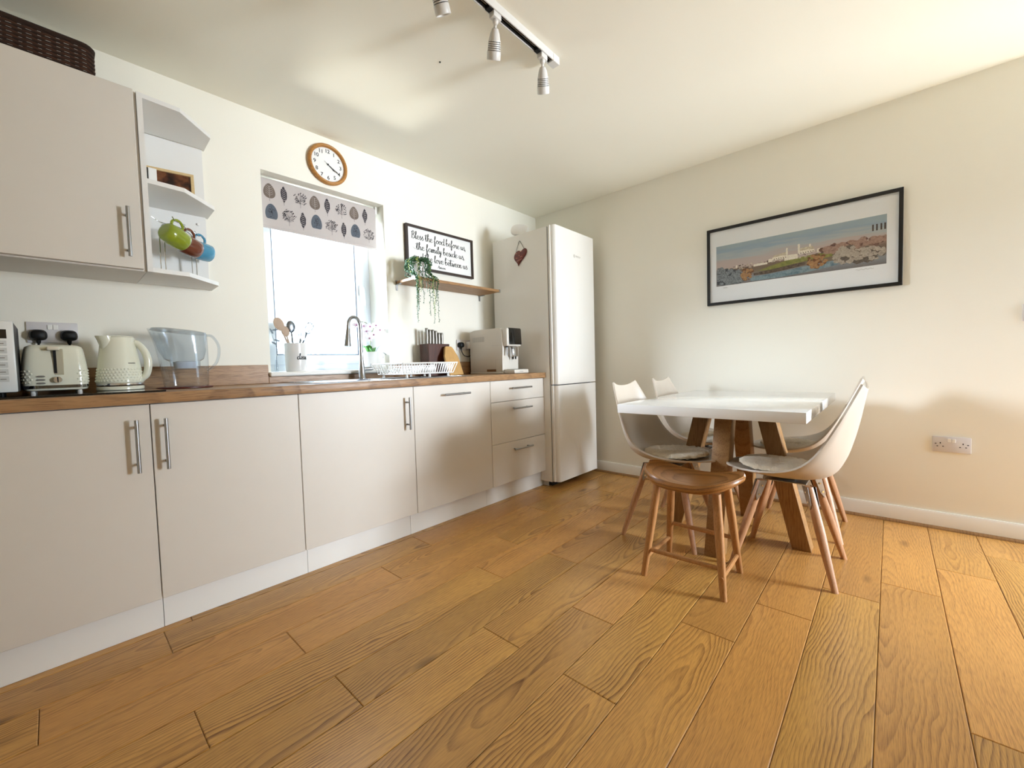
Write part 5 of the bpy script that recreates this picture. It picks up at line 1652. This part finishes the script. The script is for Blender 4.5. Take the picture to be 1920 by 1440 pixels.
# ================================================================ FRAMED BLESSING
sx0, sx1, sz0, sz1 = -1.523, -.876, 1.700, 2.016
t = thing('framed_sign', 'white sign with black handwriting in a dark brown frame', 'sign', ((sx0 + sx1) / 2, 0, (sz0 + sz1) / 2))
b = MB(); fw = .017
b.box((sx0, -.028, sz0), (sx1, -.001, sz0 + fw), .001, 1); b.box((sx0, -.028, sz1 - fw), (sx1, -.001, sz1), .001, 1)
b.box((sx0, -.028, sz0 + fw), (sx0 + fw, -.001, sz1 - fw), .001, 1); b.box((sx1 - fw, -.028, sz0 + fw), (sx1, -.001, sz1 - fw), .001, 1)
b.build('frame', M['dark_frame'], t, smooth=0)
bd = MB().box((sx0 + fw, -.015, sz0 + fw), (sx1 - fw, -.003, sz1 - fw)).build('board', M['paper'], t, smooth=0)
b = MB()
xh = .0265
for txt, x0, x1, z in (('Bless the food before us,', -1.468, -.945, 1.921), ('the family beside us,', -1.432, -.962, 1.846), ('and the love between us', -1.460, -.935, 1.772)):
    script_on(b, txt, lambda u, v, x0=x0, x1=x1, z=z: Vector((x0 + (x1 - x0) * u, -.0155, z + v * xh)), .108, .042)
script_on(b, 'Amen', lambda u, v: Vector((-1.238 + .075 * u, -.0155, 1.736 + v * .011)), .12, .05)
# long flourishes of the script
for pts in ([(-1.463, 1.862), (-1.452, 1.852), (-1.436, 1.850), (-1.415, 1.884), (-1.41, 1.889)], [(-1.165, 1.832), (-1.13, 1.815), (-1.075, 1.815)]):
    P = catmull([Vector((x, -.0155, z)) for x, z in pts], 6)
    for p, q in zip(P[:-1], P[1:]): b._add([p + Vector((0, 0, .0009)), q + Vector((0, 0, .0009)), q - Vector((0, 0, .0009)), p - Vector((0, 0, .0009))], [(0, 1, 2, 3)])
b.build('lettering', M['ink'], bd, smooth=0, recalc=False)['kind'] = 'stuff'

# ================================================================ TRAILING PLANT ON THE SHELF
px_, py_ = -1.522, -.150
PZ = 1.592
t = thing('trailing_plant', 'trailing succulent in a white ribbed pot on the oak shelf', 'plant', (px_, py_, PZ))
b = MB(); b.lathe([(.040, 0), (.042, .003), (.056, .108), (.056, .112), (.052, .112), (.050, .095), (0, .094)], 48, (px_, py_, PZ), close=False, f=lambda r, h, i, k, a: r * (1 + (.018 if k % 2 and 0 < i < 3 else 0))); b.poly([Vector((px_ + .040 * cos(a), py_ + .040 * sin(a), PZ)) for a in [-2 * pi * q / 48 for q in range(48)]]); b.build('pot', M['ceramic'], t)
rl = random.Random(17)
ang = [(205, .40, 1.3), (188, .43, 1.2), (222, .35, 1.0), (240, .30, .8), (170, .24, .7), (214, .30, 1.0), (196, .26, .7), (180, .33, .9), (232, .22, .9), (265, .22, .8), (286, .38, 1.0), (300, .43, 1.0), (312, .36, .9), (330, .30, .9), (343, .42, 1.2), (352, .25, .8), (20, .20, .8), (150, .14, .8), (60, .12, .8), (110, .12, .8), (275, .16, .9), (318, .18, 1.0)]
for q, (a_, drop, sp2) in enumerate(ang):
    a = radians(a_ + rl.uniform(-5, 5)); d = Vector((cos(a), sin(a), 0))
    ro = .064 + rl.uniform(0, .018) + .012 * sp2
    c = Vector((px_, py_, PZ))
    pts = [c + d * .025 + Vector((0, 0, .100)), c + d * .045 + Vector((0, 0, .132 + rl.uniform(0, .016))), c + d * ro + Vector((0, 0, .118))]
    m_ = max(3, int(drop / .06))
    for e_ in range(1, m_ + 1):
        pts.append(c + d * (ro + .004 * rl.uniform(-1, 1)) + Vector((rl.uniform(-.005, .005), rl.uniform(-.004, .004), .118 - (drop) * e_ / m_)))
    for p in pts:   # hang in front of the shelf edge, not through the board
        if p.z < PZ + .01 and p.y > -.246: p.y = -.246 - rl.uniform(0, .010)
    P = catmull(pts, 5)
    b = MB(); b.tube(P, .0012, 4)
    L_ = 0.0; nxt = .0
    tot = sum((P[i + 1] - P[i]).length for i in range(len(P) - 1))
    for i in range(len(P) - 1):
        seg = (P[i + 1] - P[i]).length
        while nxt < L_ + seg:
            f = nxt / tot
            p = P[i].lerp(P[i + 1], (nxt - L_) / seg)
            sz = (.0086 * (1 - .55 * f)) * rl.uniform(.8, 1.2)
            th = rl.uniform(0, 2 * pi)
            dirv = Vector((cos(th), sin(th), rl.uniform(-.9, .1))).normalized()
            b.ball(p + dirv * sz * 1.0, sz, 6, 4, (.55, .55, 1.25), dirv.to_track_quat('Z', 'Y').to_matrix().to_4x4())
            nxt += .0052 + .0085 * f
        L_ += seg
    pale = q in (8, 6, 12)
    o = b.build('strand', M['trail_leaf_pale'] if pale else M['trail_leaf'], t, smooth=60)
    if pale: plabel(o, 'paler yellow green strand')

# ================================================================ ON THE END SHELVES AND THE WALL CABINET
# wooden photo frame leaning at the back of the middle shelf
t = thing('photo_frame', 'pale wooden photo frame with a brown photograph on the middle end shelf', 'picture frame', (-2.86, -.12, 1.784))
fm = Matrix.Translation((-2.870, -.115, 1.7845)) @ Matrix.Rotation(radians(-9), 4, 'Z') @ Matrix.Rotation(radians(-13), 4, 'X')
w2, h2, ft = .098, .152, .013
b = MB()
b.box((-w2, -.009, 0), (w2, .009, ft), .001, 1, fm); b.box((-w2, -.009, h2 - ft), (w2, .009, h2), .001, 1, fm); b.box((-w2, -.009, ft), (-w2 + ft, .009, h2 - ft), .001, 1, fm); b.box((w2 - ft, -.009, ft), (w2, .009, h2 - ft), .001, 1, fm)
b.build('frame', M['pine'], t, smooth=0)
k = NT('sepia_photograph')
co = k.objco()
k.set(k.b.inputs['Base Color'], k.ramp(k.noise(co, 17.0, 3.0), [(.35, lin('#1c0d08')), (.45, lin('#4a2413')), (.55, lin('#7a4a2c')), (.66, lin('#3a160c'))])); k.b.inputs['Roughness'].default_value = .3
MB().box((-w2 + ft, -.003, ft), (w2 - ft, .004, h2 - ft), 0, 2, fm).build('photograph', k.m, t, smooth=0)
t = thing('small_box', 'small white and black box beside the photo frame on the middle end shelf', 'box', (-2.944, -.26, 1.784))
MB().box((-2.962, -.285, 1.7845), (-2.934, -.215, 1.850), .0015, 1).build('white_sleeve', M['paper'], t)
MB().box((-2.9705, -.287, 1.7845), (-2.9625, -.213, 1.848), .001, 1).build('black_spine', M['black'], t)

# mug stand with three hanging mugs
gx, gy, gz = -2.842, -.150, UZ0 + .018
t = thing('mug_stand', 'chrome wire mug stand with a round black base on the lowest end shelf', 'mug stand', (gx, gy, gz))
MB().lathe([(.066, 0), (.068, .003), (.066, .009), (.060, .011)], 36, (gx + .022, gy, gz)).build('base', M['black'], t)
EX, EY = .77, .64
def st(s_, w_, z): return (gx - .010 + EX * s_ - EY * w_, gy + EY * s_ + EX * w_, gz + z)
for w_ in (-.011, .011):
    MB().tube(catmull([st(-.088, w_, .008), st(-.088, w_, .12), st(-.082, w_, .195), st(-.055, w_ * .8, .232), st(.055, w_ * .8, .226), st(.080, w_, .180), st(.086, w_, .09), st(.086, w_, .008)], 6), .0022, 7).build('wire_hoop', M['chrome'], t)
HK = [(-2.868, -.262, gz + .226), (-2.812, -.170, gz + .222), (-2.758, -.094, gz + .226)]
for x, y, z in HK:
    MB().tube(catmull([(x + .030, y + .030, z + .004), (x + .012, y + .008, z + .002), (x - .010, y - .012, z + .001), (x - .024, y - .026, z + .014)], 5), .0022, 7).build('hook', M['chrome'], t)
MB().tube(catmull([st(-.055, 0, .232), st(-.085, .01, .234), st(-.112, .02, .248)], 5), .002, 7).build('hook', M['chrome'], t)
def mug(label, at, ax, mat):
    """mug hanging by its handle; ax is the direction its mouth points"""
    t = thing('mug', label, 'mug', at, 0, 'glazed mugs on the wire stand')
    ax = Vector(ax).normalized()
    up_ = (Vector((0, 0, 1)) - ax * ax.z).normalized(); sd2 = up_.cross(ax)
    m_ = Matrix((sd2, up_, ax)).transposed().to_4x4(); m_.translation = Vector(at) - up_ * .070
    b = MB()
    prof = [(.022, -.045), (.030, -.043), (.0385, -.034), (.0425, -.010), (.0425, .020), (.0405, .045), (.0390, .047), (.0380, .044), (.0395, .015), (.0380, -.030), (0, -.038)]
    n = 32
    vs = [m_ @ Vector((r * cos(2 * pi * k_ / n), r * sin(2 * pi * k_ / n), h)) for r, h in prof for k_ in range(n)]
    fs = [(i * n + k_, i * n + (k_ + 1) % n, (i + 1) * n + (k_ + 1) % n, (i + 1) * n + k_) for i in range(len(prof) - 1) for k_ in range(n)] + [tuple(reversed(range(n)))]
    vs = [m_ @ ((m_.inverted() @ v) * 1.03) for v in vs]
    b._add(vs, fs); b.build('cup', mat, t)
    pts = catmull([m_ @ Vector((0, y_, z_)) for y_, z_ in ((.047, .026), (.064, .024), (.077, .008), (.075, -.010), (.060, -.024), (.045, -.024))], 5)
    b = MB(); b.tube(pts, .0055, 9); b.build('handle', mat, t)
mug('green mug hanging on the wire mug stand', HK[0], (.80, .50, -.34), M['green_mug'])
mug('brown mug hanging between the green and the blue mug', HK[1], (.83, .52, -.20), M['brown_mug'])
mug('blue mug hanging at the right end of the wire mug stand', HK[2], (.90, .42, -.06), M['blue_mug'])

# woven basket on top of the wall cabinet
t = thing('woven_basket', 'dark brown woven basket on top of the wall cabinet', 'basket', (-3.34, -.20, UZ1))
bw0, bw1, bd0, bd1, bh = -3.56, -3.108, -.318, -.05, .112
pts = []
def edge_path(z, e):
    out = []
    rad = .03
    for cxx, cyy, a0_ in ((bw1 - rad, bd1 - rad, 0), (bw0 + rad, bd1 - rad, 90), (bw0 + rad, bd0 + rad, 180), (bw1 - rad, bd0 + rad, 270)):
        for q in range(4):
            a = radians(a0_ + 30 * q); out.append(Vector((cxx + (rad + e) * cos(a), cyy + (rad + e) * sin(a), z)))
    # resample evenly
    full = out + [out[0]]; L = [0]
    for i in range(len(out)): L.append(L[-1] + (full[i + 1] - full[i]).length)
    N = 120; res = []; i = 0
    for k_ in range(N):
        s_ = L[-1] * k_ / N
        while L[i + 1] < s_: i += 1
        res.append(full[i].lerp(full[i + 1], (s_ - L[i]) / (L[i + 1] - L[i])))
    return res
cen = Vector(((bw0 + bw1) / 2, (bd0 + bd1) / 2, 0))
NR = 14
for i in range(NR):
    z = UZ1 + .007 + (bh - .014) * i / (NR - 1)
    P = edge_path(z, 0)
    for k_, p in enumerate(P):
        d = Vector((p.x - cen.x, p.y - cen.y, 0)); d.x /= .226; d.y /= .134; d = Vector((math.copysign(abs(d.x) ** 6, d.x), math.copysign(abs(d.y) ** 6, d.y), 0))
        d.normalize(); p += d * (.0022 if (k_ // 2 + i) % 2 else -.0022)
    MB().tube(P, .0046, 6, closed=True).build('weaver', M['basket'] if i % 2 else M['basket2'], t, smooth=60)
b = MB()
P = edge_path(UZ1 + .002, -.002)
for k_ in range(0, 120, 4):
    p = P[k_]; b.tube([(p.x, p.y, UZ1 + .001), (p.x, p.y, UZ1 + bh)], .0034, 5)
b.build('stakes', M['basket'], t)['kind'] = 'stuff'
b = MB(); b.tube(edge_path(UZ1 + bh + .001, .001), .0085, 7, closed=True); b.build('rim', M['basket'], t)
MB().box((bw0 + .01, bd0 + .01, UZ1 + .0005), (bw1 - .01, bd1 - .01, UZ1 + .006)).build('bottom', M['basket'], t, smooth=0)

# ================================================================ TRACK LIGHT
TRY = -1.420
t = thing('track_light', 'white ceiling track light with tilted spot heads', 'light', (-2.2, TRY, H))
b = MB()
x0, x1 = -2.95, -1.600
b.box((x0, TRY - .018, H - .004), (x1, TRY + .018, H - .0005))
b.box((x0, TRY - .018, H - .034), (x1, TRY - .0135, H - .004)); b.box((x0, TRY + .0135, H - .034), (x1, TRY + .018, H - .004)); b.box((x0, TRY - .004, H - .022), (x1, TRY + .004, H - .004))
rail = b.build('rail', M['spot'], t, smooth=0)
for s_ in (-1, 1): MB().box((x0 + .002, TRY + s_ * .0088 - .0032, H - .031), (x1 - .002, TRY + s_ * .0088 + .0032, H - .0045)).build('track_groove', M['black'], rail, smooth=0)
MB().box((x1 - .045, TRY - .0195, H - .036), (x1 + .003, TRY + .0195, H - .0003), .002, 1).build('end_cap', M['spot'], rail)
for x, d in ((-1.705, (.46, .34, -.80)), (-2.010, (.34, .46, -.82)), (-2.318, (.50, .22, -.80)), (-2.70, (.4, .3, -.8))):
    d = Vector(d).normalized()
    c = Vector((x, TRY, H - .034))
    b = MB(); b.box((x - .022, TRY - .014, H - .056), (x + .022, TRY + .014, H - .0335), .003); sp_h = b.build('spot_head', M['spot'], t)
    b = MB(); b.box((x - .046, TRY - .012, H - .038), (x - .024, TRY + .012, H - .012), .001, 1); b.build('adapter', M['black'], sp_h)
    j = c + Vector((0, 0, -.030))
    b = MB(); b.ball(j, .012, 12, 8); b.tube([j, j + d * .026], .006, 10)
    b.build('swivel', M['spot'], sp_h)
    prof = [(.008, .022), (.016, .026), (.024, .045), (.030, .072)]
    grooves = []
    h = .072
    for q in range(5):
        prof += [(.0312 + .0006 * q, h), (.0316 + .0006 * q, h + .0052)]
        grooves.append((h + .0052, h + .0085)); 
        prof += [(.0290 + .0006 * q, h + .0055), (.0290 + .0006 * q, h + .0082)]
        h += .0085
    prof += [(.0345, h), (.0355, h + .004), (.0358, h + .034), (.034, h + .038), (.031, h + .036), (.030, h + .028)]
    K = .80
    prof = [(r_ * K, h_ * K) for r_, h_ in prof]
    b = MB(); b.lathe(prof, 32, j, d, close=False); b.build('shade', M['spot'], sp_h, smooth=40)
    b = MB()
    for q, (g0, g1) in enumerate(grooves): b.lathe([((.0304 + .0006 * q) * K, (g0 + .0006) * K), ((.0304 + .0006 * q) * K, (g1 - .0006) * K)], 32, j, d, close=False)
    b.build('vent_grooves', M['black'], sp_h)['kind'] = 'stuff'
    b = MB(); b.lathe([(.0, (h + .029) * K), (.030 * K, (h + .028) * K)], 24, j, d, close=False); b.build('lamp', M['lamp_face'], sp_h)
